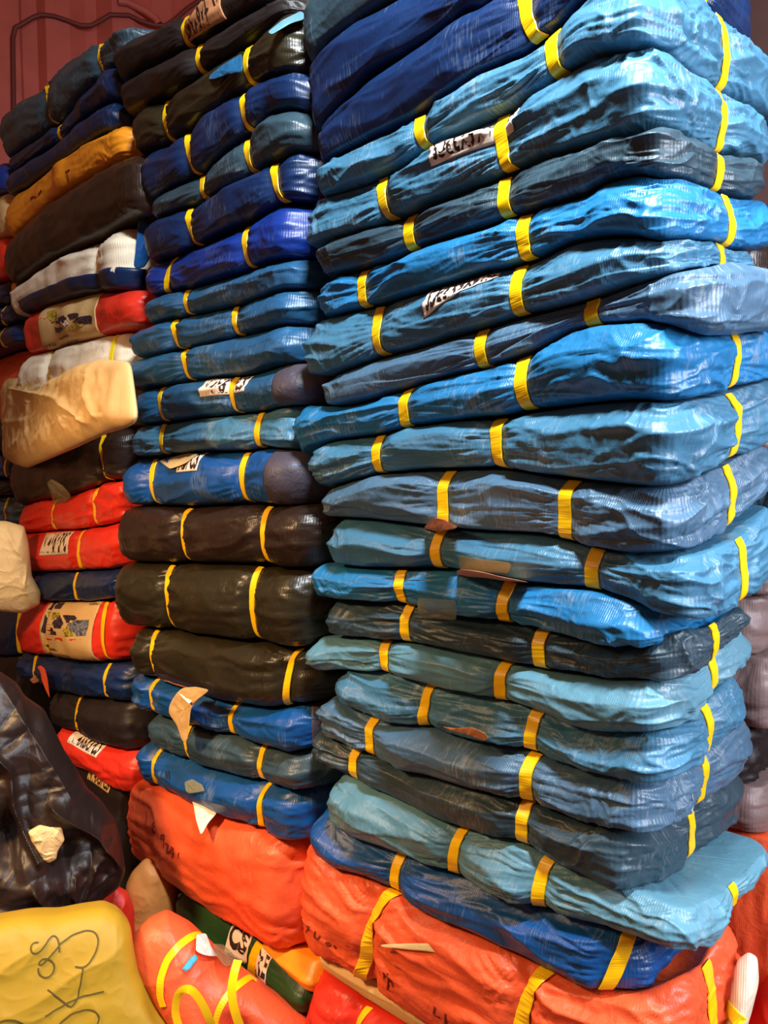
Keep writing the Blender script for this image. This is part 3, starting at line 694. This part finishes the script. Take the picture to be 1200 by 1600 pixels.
db(1, 'navy bundle second from the top of the left column', 32, 222, 'navy_tarp', [(99, 101)], wr=1.0)
db(2, 'navy bundle with a pale blue end tip, directly on the amber bundle', 34, 216, 'navy_tarp', [], wr=.8)
db(3, 'amber-orange bundle with faint handwriting in the upper left column', 36, 234, 'amber_tarp', [], B=.045)
db(4, 'thick dark brown-olive bundle under the amber one, glossy right end', 36, 262, 'black_tarp', [], B=.06, facet=.2)
db(5, 'white bundle with a navy underside and a blue right end, left column', 38, 226, 'white_cloth', [(160, 158)], B=.05, strapmat='strap_yellow')
db(6, 'red bundle with a beige printed paper band in the middle of the left column', 52, 245, 'red_tarp', [], B=.04)
db(7, 'white woven bundle with lemon yellow straps partly behind the beige sack', 48, 212, 'white_cloth', [(82, 80), (174, 172)], strapmat='strap_lemon')
db(8, 'beige bundle mostly hidden behind the hanging beige sack', 30, 210, 'beige_cloth', [], B=.03)
db(9, 'dark brown bundle below the beige sack, one strap and a scrap of clear tape', 28, 212, 'black_tarp', [(154, 164)], B=.045)
db(10, 'red-orange bundle with two straps directly below the dark brown one, left column', 36, 220, 'red_tarp', [(78, 76), (145, 146)], B=.036, wr=1.1)
db(11, 'red-orange roll with a white N14X6X3PCS sticker, left column', 22, 216, 'red_tarp', [(118, 116)], B=.04)
db(12, 'navy bundle between two red ones in the left column', 50, 205, 'navy_tarp', [(108, 108)], B=.03)
db(13, 'red bundle with a beige picture-printed paper band held by two straps', 31, 190, 'red_tarp', [(68, 62), (146, 150)], B=.055, wr=.5)
db(14, 'navy bundle with two straps under the red picture-banded one', 22, 212, 'navy_tarp', [(38, 40), (153, 153)], B=.04)
db(15, 'black-brown bundle above the tapering red one, left column', 70, 214, 'dull_black_tarp', [(106, 104)], B=.04)
db(16, 'tapering red bundle with a crumpled printed sticker beside the black bag', 80, 226, 'red_tarp', [], B=.045, wr=1.1)
bundle('d17', 'black bale in the dark gap behind the crumpled black bag, printed sticker on its top', T['d16'], Flat(0), 100, 180, 'dull_black_tarp', [], D=.26, seed=320, B=.03, res=.5, wr=.6, name='black_bale', cat='bale')

# ------------------------------------------------------------------ far left column, only its right ends in view
def eb(n, lab, top, bot, m, pr, st=(), **k):
    k = dict(dict(group='bundle ends at the left edge', D=.26, r=.05, res=.45, sw=.0165, inl=.030, inr=.034, B=.035, wr=.8, crum=.6), **k)
    return bundle('e%d' % n, lab, Seam([(-160, top + 60 * (top < 711) - 0), (0, top), (60, top - 18 * (top < 650))]), Seam([(-160, bot + 60 * (bot < 711)), (0, bot), (60, bot - 18 * (bot < 650))]), -95, pr, m, st, seed=400 + n, **k)
FL = 'at the left edge of the photo'
eb(0, 'royal blue bundle end at the upper left edge, beside the navy bundle with pale tip', 258, 306, 'royal_tarp', 38)
eb(1, 'clear-wrapped beige bundle end at the left edge beside the amber bundle', 306, 375, 'paper_tan', 42, wr=1.2)
eb(2, 'dark red bundle end at the left edge beside the thick brown-olive bundle', 375, 442, 'red_tarp', 38)
eb(3, 'upper navy bundle end with a thin strap at the left edge, beside the white bundle', 444, 480, 'navy_tarp', 42, [22])
eb(4, 'lower navy bundle end with a thin strap at the left edge, beside the white bundle', 480, 514, 'navy_tarp', 50, [10])
eb(5, 'dark navy bundle end with a strap at the left edge, beside the red banded bundle', 514, 548, 'navy_tarp', 52, [8])
eb(6, 'bright orange bale end at the left edge, left of the hanging beige sack', 548, 655, 'orange_tarp', 36, yf=.06)
eb(7, 'black bundle end at the left edge, lower left of the beige sack', 655, 708, 'dull_black_tarp', 20)
eb(8, 'navy bundle end with a strap at the left edge, under the beige sack corner', 708, 748, 'navy_tarp', 30, [5])
eb(9, 'black-blue bundle end at the left edge, beside the dark brown bundle', 748, 775, 'dull_black_tarp', 34, [16])
eb(10, 'navy bundle end at the left edge above the second beige sack', 775, 820, 'dark_teal_tarp', 40, [3])
eb(11, 'black bundle end at the left edge hidden behind the second beige sack', 820, 950, 'dull_black_tarp', 20)
eb(12, 'dark navy bundle end with a strap at the left edge below the second beige sack', 950, 1025, 'navy_tarp', 33, [12])
bundle('e13', 'black bale at the left edge behind the black plastic bag', Seam([(-160, 1025), (0, 1025), (60, 1025)]), Flat(0), -95, 18, 'dull_black_tarp', [], D=.26, seed=430, B=.03, res=.4, name='black_bale', cat='bale')

# ------------------------------------------------------------------ soft sacks and bags
sack = blob('sack_cloth', 'beige_sack', 'crumpled beige cloth sack hanging out over the left column', 'sack',
    [(3, 600), (18, 591), (42, 590), (48, 611), (68, 611), (100, 590), (130, 572), (160, 562), (178, 563), (202, 565), (207, 600), (214, 655), (200, 666), (162, 678), (110, 702), (42, 731), (24, 726), (9, 716), (5, 660)],
    1.99, 'beige_cloth', tf=.03, tb=.03, normal=(-.15, -1, .15), amp=.6, film=.5, power=4, seed=3, ridges=[([(40, 612), (108, 625), (155, 665)], .012, 5), ([(160, 566), (158, 620), (170, 655)], .014, 4), ([(196, 592), (180, 640)], .01, 4), ([(8, 662), (60, 660)], .006, 3)], freq=1.6)
sack2 = blob('sack_cloth', 'beige_sack', 'beige sack at the left edge beside the red sticker roll', 'sack',
    [(-70, 812), (10, 814), (38, 822), (45, 850), (50, 900), (64, 925), (62, 945), (35, 958), (0, 955), (-70, 950)],
    2.32, 'beige_cloth', tf=.06, tb=.04, amp=.6, seed=5, freq=1.4)
ysack = blob('sack_cloth', 'yellow_sack', 'mustard yellow sack with large handwritten marks in the lower left corner', 'sack',
    [(-120, 1455), (-60, 1445), (0, 1436), (40, 1429), (90, 1428), (125, 1421), (165, 1415), (188, 1425), (204, 1445), (209, 1480), (216, 1515), (240, 1563), (270, 1603), (300, 1660), (290, 1740), (200, 1775), (-120, 1775)],
    1.40, 'yellow_cloth', tf=.05, tb=.13, amp=.22, seed=8, tilt=.25, power=5, nr=90, nt=300, freq=.8)
bag = blob('bag_film', 'black_plastic_bag', 'crumpled glossy black plastic bag above the yellow sack', 'plastic bag',
    [(-90, 1010), (-40, 1030), (0, 1049), (26, 1067), (39, 1088), (68, 1107), (84, 1138), (100, 1172), (118, 1199), (137, 1233), (158, 1251), (181, 1283), (192, 1330), (196, 1360), (186, 1385), (160, 1404), (140, 1440), (120, 1520), (90, 1590), (-90, 1590)],
    1.66, 'black_plastic', tf=.07, tb=.07, amp=.8, film=1.0, seed=12, tilt=.15, nr=150, nt=420, power=3.5, freq=.8,
    ridges=[([(0, 1168), (20, 1188), (24, 1240), (38, 1280), (62, 1318)], .030, 5), ([(82, 1241), (118, 1266), (150, 1290), (172, 1320), (192, 1352)], .034, 6),
            ([(116, 1348), (113, 1376), (122, 1402)], .016, 3), ([(146, 1338), (134, 1372), (121, 1402)], .018, 3), ([(55, 1356), (75, 1392), (90, 1428)], .026, 5),
            ([(0, 1396), (40, 1402), (70, 1425)], .02, 5), ([(0, 1060), (60, 1150), (110, 1230)], .015, 12)],
    dents=[(95, 1312, .055, 26), (10, 1290, .06, 34), (130, 1300, .025, 22)])
blob('paper_wad', 'crumpled_paper', 'small crumpled beige wad of cloth in a fold of the black plastic bag', 'paper wad',
    [(44, 1300), (62, 1290), (96, 1292), (101, 1312), (90, 1330), (88, 1342), (76, 1348), (56, 1341), (52, 1322)], 1.56, 'beige_cloth', tf=.014, tb=.03, amp=.7, seed=15, nr=40, nt=140, freq=4)
obale = blob('bale_cover', 'orange_bale', 'rounded orange bale tied with loose yellow straps, bottom left beside the yellow sack', 'bale',
    [(208, 1500), (208, 1475), (214, 1455), (230, 1437), (258, 1424), (295, 1444), (340, 1486), (390, 1526), (430, 1556), (474, 1585), (490, 1600), (490, 1690), (400, 1720), (320, 1720), (290, 1660), (262, 1600), (238, 1565), (216, 1525)],
    1.47, 'orange_tarp', tf=.07, tb=.12, amp=.25, seed=18, tilt=.3, nr=90, nt=300, power=3, freq=1.2, dents=[(360, 1600, .05, 28), (340, 1500, .01, 30)])
blob('sack_cloth', 'tan_sack', 'tan sack in the gap between black bag and left orange bale', 'sack',
    [(196, 1385), (205, 1365), (226, 1343), (245, 1342), (268, 1362), (277, 1385), (280, 1420), (270, 1520), (200, 1520)], 1.88, 'tan_cloth', tf=.05, tb=.05, amp=.4, seed=21, nr=40, nt=140)
blob('bale_cover', 'red_bale', 'small dark red bale in the gap above the yellow sack', 'bale',
    [(120, 1450), (150, 1400), (182, 1385), (200, 1395), (210, 1420), (212, 1520), (120, 1530)], 1.80, 'red_tarp', tf=.03, tb=.05, amp=.4, seed=22, nr=40, nt=140)
# beside the foot of the corner stack
croll = blob('roll_cover', 'cream_roll', 'cream roll with a lemon strap at the lower right edge, beside the orange bale', 'roll',
    [(1110, 1660), (1128, 1590), (1140, 1540), (1152, 1505), (1170, 1492), (1184, 1500), (1186, 1530), (1176, 1570), (1160, 1620), (1150, 1680)], 1.06, 'white_cloth', tf=.045, tb=.04, amp=.3, seed=25, nr=50, nt=160)
cr_ = [o for o in COL.objects if o.name.startswith('cream_roll')][0]
rbale = blob('bale_cover', 'red_bale', 'red-orange bale in the lower right corner behind the cream roll', 'bale',
    [(1160, 1600), (1185, 1540), (1215, 1480), (1330, 1420), (1400, 1700), (1400, 2100), (1140, 2100), (1140, 1700)], 1.25, 'red_tarp', tf=.05, tb=.1, amp=.4, seed=26)
CR = Bundle()
# stack behind the corner stack, its ends in view at the right edge
def back(n, lab, z0, z1, x1, m, y0=.42, D=.36):
    b = bundle('k%d' % n, lab, Flat(z1), Flat(z0), 600, 1000, m, [], side=y0 + D / 2, D=D, yf=y0, seed=500 + n, res=.45, wr=1.2, B=.03, group='bundles of the stack behind')
    d_ = x1 - X(1000); b.root.location.x += d_
zs = [.0, .30, .62, .70, .80, .92, 1.02, 1.12, 1.24, 1.34, 1.46, 1.60]
nm = ['grey-brown bundle at the foot of the stack behind', 'orange bale end in the stack behind, near the lower right edge', 'dull brown bundle end behind, level with the lowest blue bundles', 'dark grey bundle end behind, at the right edge beside the fine-ribbed bundle',
      'grey-brown bundle end behind, right of the light teal sagging bundle', 'brown bundle end behind, at the right edge level with the taped bundle', 'purple-brown bundle end behind, at the right edge near the grey ribbed bundle',
      'dull blue-brown bundle end behind, at the right edge near the folded teal bundle', 'brown bundle end behind, right of the bulging grey-blue corner', 'dark brown bundle end behind, right of the 3PCS sticker bundle', 'dark bundle end on top of the stack behind, at the right edge']
ms = ['brown_tarp', 'orange_tarp', 'brown_tarp', 'dull_black_tarp', 'brown_tarp', 'brown_tarp', 'brown_tarp', 'grey_teal_tarp', 'brown_tarp', 'black_tarp', 'black_tarp']
for i in range(11):
    back(i, nm[i], zs[i], zs[i + 1], [-.04, .0, -.06, -.09, -.05, -.08, -.06, -.02, -.07, -.09, -.1][i], ms[i])

# ------------------------------------------------------------------ stickers, tags, handwriting (parts of their bundles)
sticker(BUN['b4'], 682, 802, .50, .80, 'N14X6X3PCS', flip=True, vs=0.0, mar=.1)
sticker(BUN['b7'], 668, 772, .46, .84, 'N14X6X3PCS', flip=True, taper=.75, mar=.08)
sticker(BUN['c10'], 325, 397, .50, .84, 'N14X6X3PCS', m='paper_white')
sticker(BUN['c12'], 290, 326, .58, .90, 'X3PCS')
chip(BUN['c12'], [(248, 720), (292, 708), (310, 709), (290, 724), (266, 733)], 'paper_tan', seed=2, label='blank tan torn paper')
sticker(BUN['c0'], 302, 366, .15, .62, 'N14X6X3PCS', flip=True, m='paper_brown')
sticker(BUN['d11'], 67, 110, .46, .86, 'N14X6X3PC')
sticker(BUN['d16'], 100, 150, .62, .98, 'N14X6X3PCS')
sticker(BUN['d17'], 118, 152, .80, .96, 'N14X3PCS', m='paper_tan')
sticker(BUN['c15'], 256, 300, .02, .2, 'N14X6X3', m='paper_brown')
tagw = chip(BUN['c16'], [(276, 1083), (284, 1075), (306, 1073), (328, 1078), (312, 1090), (298, 1106), (296, 1130), (292, 1160), (284, 1160), (278, 1135), (262, 1113), (266, 1098)], 'paper_tan', off=.03, seed=4, amp=.5, name='torn_tag', label='torn folded tan paper tag')
chip(BUN['c16'], [(278, 1082), (286, 1075), (306, 1075), (304, 1090), (296, 1100), (286, 1091)], 'paper_white', off=.055, seed=6, amp=.3, name='torn_tag', label='white flap of the torn tag')
chip(BUN['c18'], [(288, 1222), (300, 1217), (316, 1226), (320, 1236), (296, 1240), (290, 1236)], 'clear_tape', off=.008, seed=7, amp=.5, name='tape')
chip(BUN['o2'], [(294, 1242), (318, 1238), (332, 1256), (340, 1270), (326, 1284), (314, 1306), (306, 1280), (302, 1256)], 'paper_white', off=.03, seed=9, amp=.5, name='torn_tag')
chip(BUN['b11'], [(662, 832), (664, 822), (680, 808), (694, 812), (716, 824), (706, 828), (688, 828), (674, 834)], 'paper_brown', off=.022, seed=11, amp=.9, name='torn_paper', label='crumpled brown paper')
chip(BUN['b12'], [(713, 893), (720, 889), (750, 893), (785, 902), (828, 910), (826, 914), (790, 908), (740, 900), (716, 900)], 'paper_brown', off=.02, seed=13, amp=.3, name='torn_paper', label='folded edge of an orange-brown paper sticker')
chip(BUN['b16'], [(690, 1135), (710, 1138), (738, 1136), (760, 1146), (762, 1156), (756, 1158), (735, 1148), (705, 1142)], 'paper_brown', off=.02, seed=14, amp=.5, name='torn_paper', label='twisted brown paper strip')
chip(BUN['b13'], [(652, 934), (712, 938), (713, 969), (684, 966), (653, 963)], 'clear_tape', off=.012, seed=15, amp=.15, name='tape', label='olive clear tape')
chip(BUN['b12'], [(716, 868), (742, 872), (800, 880), (795, 896), (740, 892), (718, 890)], 'clear_tape', off=.004, seed=16, amp=.1, name='tape', label='olive clear tape')
chip(BUN['d9'], [(73, 755), (80, 748), (98, 758), (112, 775), (98, 790), (84, 790), (80, 772)], 'clear_tape', off=.01, seed=17, amp=.4, name='tape')
chip(BUN['d14'], [(58, 1042), (64, 1040), (70, 1045), (74, 1060), (78, 1092), (72, 1080), (65, 1062), (63, 1046)], 'orange_tarp', off=.02, seed=18, amp=.3, name='torn_tag', label='orange torn plastic tail')
chip(BUN['d14'], [(46, 1062), (60, 1052), (64, 1064), (52, 1068)], 'paper_brown', off=.014, seed=19, amp=.3, name='torn_tag', label='grey-brown torn scrap')
chip(BUN['o1'], [(640, 1405), (650, 1402), (690, 1420), (717, 1436), (700, 1434), (660, 1420), (638, 1412)], 'paper_white', off=.01, seed=20, amp=.2, name='torn_tag', label='white torn paper edge')
chip(BUN['o1'], [(592, 1476), (640, 1474), (690, 1474), (706, 1486), (690, 1489), (640, 1484), (594, 1480)], 'paper_tan', off=.004, seed=21, amp=.15, name='torn_tag', label='strip of tan paper in a fold')
# blue end flap and patches on neighbours
chip(BUN['d5'], [(216, 344), (224, 345), (236, 350), (236, 395), (226, 416), (214, 420), (209, 414), (212, 390)], 'bright_blue_tarp', off=.012, seed=22, amp=.3, name='end_flap', label='bright blue end flap')
chip(BUN['c2'], [(320, 124), (345, 103), (378, 83), (379, 112), (350, 118), (335, 124)], 'azure_tarp', off=.004, seed=23, amp=.3, name='patch', label='sky blue patch')
chip(BUN['c2'], [(418, 50), (440, 32), (470, 17), (476, 22), (475, 30), (455, 36), (424, 54)], 'light_teal_tarp', off=.006, seed=24, amp=.3, name='patch', label='sky blue patch')

sticker(BUN['d5'], 50, 205, .04, .40, None, m='navy_tarp', name='navy_underside', off=.0034, label='navy underside')
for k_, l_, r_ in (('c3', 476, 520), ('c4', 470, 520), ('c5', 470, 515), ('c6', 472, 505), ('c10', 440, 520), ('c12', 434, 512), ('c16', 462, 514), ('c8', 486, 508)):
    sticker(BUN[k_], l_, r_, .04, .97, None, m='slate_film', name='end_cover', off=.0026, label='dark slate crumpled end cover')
# printed bands on the two red bundles
def print_band(b, pxl, pxr, v0, v1, scenes, texts):
    o = None
    sticker(b, pxl, pxr, v0, v1, None, m='paper_tan', name='printed_band', off=.0018)
    for (a0, a1, u0, u1, m) in scenes:
        sticker(b, a0, a1, u0, u1, None, m=m, name='picture', off=.0028)
    for (a0, a1, u0, u1, s) in texts:
        al, ar = on_y(a0, 711, -.02)[0], on_y(a1, 711, -.02)[0]
        V, Fc = text_mesh(s); P, n = smp(b, al + (ar - al) * V[:, 0], u0 + (u1 - u0) * V[:, 1])
        new_mesh('lettering', P + n * .0055 - b.inv, Fc, 'ink', b.root, smooth=False)
print_band(BUN['d13'], 66, 148, .04, .99, [], [(68, 92, .28, .33, 'Tarpaulin'), (72, 112, .2, .25, 'Waterproof & Durable'), (82, 120, .08, .16, 'STAR'), (134, 146, .84, .88, 'quality')])
def poly_print(b, pts, m, off=.003):
    P = []
    c = np.mean(pts, 0); Q = [c] + [np.array(p, float) for p in pts]
    n = 10; V, F_ = [], []
    k = len(pts)
    for r_ in range(n + 1):
        for i in range(k * 6):
            t = i / 6; i0 = int(t) % k; i1 = (i0 + 1) % k; e = np.array(pts[i0]) * (1 - t % 1) + np.array(pts[i1]) * (t % 1)
            p, nn = near(b, *(c + (e - c) * max(r_ / n, .02))); V.append(p + nn * off)
    return new_mesh('picture', np.array(V) - b.inv, grid_faces(n + 1, k * 6, True), m, b.root)
D13 = BUN['d13']
def q5(x, y): return (20 + x / 6.667, 930 + y / 6.667)
for pts, m in [([(300, 370), (345, 200), (385, 270), (400, 300), (330, 400)], 'print_dark'), ([(415, 285), (500, 220), (535, 290), (500, 355), (440, 330)], 'print_dark'),
               ([(375, 410), (390, 330), (465, 395), (440, 412)], 'print_dark'), ([(530, 215), (640, 205), (680, 245), (600, 275), (570, 300)], 'print_dark'),
               ([(575, 310), (650, 265), (800, 260), (790, 340), (760, 430), (690, 430), (620, 380)], 'print_grey'), ([(375, 155), (430, 90), (550, 88), (490, 150)], 'print_dark'),
               ([(365, 170), (490, 180), (500, 215), (400, 270)], 'print_olive'), ([(510, 380), (570, 330), (655, 430), (560, 420)], 'print_olive')]:
    poly_print(D13, [q5(*p) for p in pts], m)
D6 = BUN['d6']
sticker(D6, 77, 163, .02, .99, None, m='paper_tan', name='printed_band', off=.0018)
def q6(x, y): return (40 + x / 6, 440 + y / 6)
for pts, m in [([(290, 390), (320, 340), (370, 325), (400, 350), (350, 400)], 'print_dark'), ([(430, 370), (590, 310), (635, 330), (630, 400), (520, 395)], 'print_dark'),
               ([(400, 320), (510, 295), (500, 330), (420, 345)], 'print_dark'), ([(280, 430), (370, 430), (330, 480), (290, 470)], 'print_dark'), ([(340, 370), (400, 340), (410, 390), (380, 420), (340, 395)], 'paper_white'),
               ([(400, 430), (480, 400), (560, 410), (430, 460)], 'print_olive'), ([(210, 290), (300, 270), (310, 340), (270, 390), (210, 340)], 'print_olive')]:
    poly_print(D6, [q6(*p) for p in pts], m)
for (a0, a1, u0, u1, s) in [(104, 122, .22, .28, 'quality'), (78, 96, .14, .20, 'Rain & Sun'), (98, 128, .08, .14, 'Waterproof')]:
    al, ar = on_y(a0, 711, -.02)[0], on_y(a1, 711, -.02)[0]
    V, Fc = text_mesh(s); P, n = smp(D6, al + (ar - al) * V[:, 0], u0 + (u1 - u0) * V[:, 1])
    new_mesh('lettering', P + n * .0055 - D6.inv, Fc, 'ink', D6.root, smooth=False)
# green bundle stickers
G_ = BUN['green']
sticker(G_, 345, 374, .45, .99, 'CS', m='paper_white', mar=.15); sticker(G_, 388, 408, .35, .95, 'ME', m='paper_white', mar=.2)

# handwriting
def k6(x, y): return (x / 4, 1300 + y / 4)
lines = [[(240, 690), (205, 690), (190, 720), (195, 755), (225, 765), (260, 740), (300, 680), (330, 640), (355, 650), (370, 700), (372, 750)],
         [(372, 710), (320, 770), (260, 835), (235, 830), (260, 790), (310, 790), (345, 830), (335, 880), (300, 912), (255, 905), (235, 870), (240, 850)],
         [(375, 700), (450, 645), (540, 612), (600, 625), (618, 680), (600, 750), (560, 820), (520, 850), (470, 840)],
         [(520, 850), (505, 950), (485, 1040), (450, 1100), (370, 1040), (300, 985)],
         [(285, 1150), (380, 1090), (500, 1030), (650, 995)],
         [(370, 1200), (440, 1140), (520, 1108), (590, 1115), (625, 1150), (610, 1200)],
         [(-20, 1190), (40, 1172), (100, 1175), (150, 1198)]]
strokes(ysack, [[k6(*p) for p in l] for l in lines], .0026, 'ink_olive')
O2 = BUN['o2']
def g7(x, y): return (200 + x / 3, 1200 + y / 3)
lines = [[(88, 205), (92, 235), (84, 265)], [(125, 255), (112, 268), (122, 285), (132, 300), (118, 305), (116, 285), (130, 262)],
         [(172, 312), (155, 312), (156, 335), (172, 330), (172, 312), (168, 372)], [(178, 350), (192, 352), (186, 375), (178, 395), (196, 392)],
         [(206, 368), (200, 400), (216, 398)], [(212, 378), (210, 420)], [(238, 402), (238, 422)]]
strokes(O2, [[g7(*p) for p in l] for l in lines], .0032, 'ink_red', step=2)
O1 = BUN['o1']
def l5(x, y): return (460 + x / 4, 1360 + y / 4)
lines = [[(40, 290), (38, 340)], [(50, 295), (80, 340), (95, 355)], [(75, 385), (90, 360)], [(130, 385), (125, 420), (150, 430), (160, 415)], [(195, 450), (225, 450), (200, 470), (230, 465)], [(250, 470), (262, 490)],
         [(560, 640), (565, 665)], [(585, 640), (590, 690), (585, 740)], [(600, 680), (620, 725)], [(880, 855), (870, 895), (910, 915)], [(945, 900), (945, 955)]]
strokes(O1, [[l5(*p) for p in l] for l in lines], .0034, 'ink_red', step=2)
def k1(x, y): return (x / 4, y / 4)
strokes(BUN['d3'], [[k1(420, 1075), (107, 277), (108, 284)], [k1(410, 1075), k1(440, 1065)], [k1(190, 1250 - 10), k1(215, 1225), k1(230, 1235)], [k1(240, 1215), k1(262, 1190)]], .004, 'ink_red', step=2)
strokes(BUN['c18'], [[(260, 1206), (261, 1216)], [(264, 1205), (265, 1218)]], .003, 'ink', step=2)

# straps on the rounded orange bale (two round it, loose ends standing off)
def bandpx(bs, pts, wd, m='strap_yellow', name='strap', off=.002, parent=None):
    return strokes(bs, [pts], wd, m, name=name, off=off, step=5, th=.0010, parent=parent)
bandpx(obale, [(318, 1458), (300, 1463), (278, 1478), (260, 1502), (251, 1530), (250, 1556), (256, 1572)], .014)
bandpx(obale, [(412, 1517), (390, 1526), (372, 1540), (354, 1556), (340, 1580), (334, 1604)], .013)
def ribbon(parent, pts, wd, m, name):
    """a loose strap in the open: pts = (px, py, distance)"""
    P = np.array([at_depth(*p) for p in pts]); t = np.linspace(0, 1, len(P)); tt = np.linspace(0, 1, 50)
    # smooth curve through the points
    def cr(u):
        f = u * (len(P) - 1); i = min(int(f), len(P) - 2); s_ = f - i
        p0, p1, p2, p3 = P[max(i - 1, 0)], P[i], P[i + 1], P[min(i + 2, len(P) - 1)]
        return .5 * (2 * p1 + (p2 - p0) * s_ + (2 * p0 - 5 * p1 + 4 * p2 - p3) * s_ ** 2 + (3 * p1 - p0 - 3 * p2 + p3) * s_ ** 3)
    Q = np.array([cr(u) for u in tt]); T_ = np.gradient(Q, axis=0); T_ /= np.linalg.norm(T_, axis=1)[:, None]
    V_ = CAM - Q; V_ /= np.linalg.norm(V_, axis=1)[:, None]
    W_ = np.cross(V_, T_); W_ /= np.linalg.norm(W_, axis=1)[:, None]; N_ = np.cross(T_, W_)
    W_ = W_ * .92 + N_ * .35
    rows = [Q + W_ * (s_ * wd / 2) + N_ * l for s_, l in ((-1, -.0004), (1, -.0004), (1, .0004), (-1, .0004))]
    return new_mesh(name, np.stack(rows, 1).reshape(-1, 3) - parent.inv, grid_faces(50, 4, True), m, parent.root, smooth=False)
ribbon(obale, [(282, 1612, 1.36), (274, 1580, 1.345), (280, 1552, 1.335), (296, 1546, 1.33), (312, 1562, 1.335), (326, 1590, 1.345), (334, 1612, 1.36)], .014, 'strap_yellow', 'loose_strap')
ribbon(obale, [(372, 1500, 1.37), (366, 1520, 1.355), (362, 1550, 1.345), (367, 1580, 1.345), (378, 1612, 1.355)], .016, 'strap_yellow', 'loose_strap')
chip(obale, [(307, 1460), (322, 1458), (330, 1480), (342, 1494), (330, 1494), (318, 1492), (306, 1486)], 'paper_white', off=.006, seed=31, amp=.4, name='torn_tag')
chip(obale, [(284, 1514), (296, 1498), (306, 1490), (309, 1498), (297, 1514), (290, 1518)], 'print_blue', off=.004, seed=32, amp=.2, name='torn_tag', label='blue printed scrap')
chip(obale, [(332, 1474), (350, 1476), (366, 1492), (370, 1506), (352, 1510), (340, 1496)], 'clear_tape', off=.01, seed=33, amp=.4, name='tape')
bandpx(croll, [(1134, 1570), (1146, 1584), (1158, 1598)], .02, 'strap_lemon')
# loose pale thread hanging at the corner of the fine-ribbed bundle
B17 = BUN['b17']
strokes(B17, [[(1080, 1240), (1082, 1256), (1080, 1268)]], .0012, 'thread', name='thread', step=3)
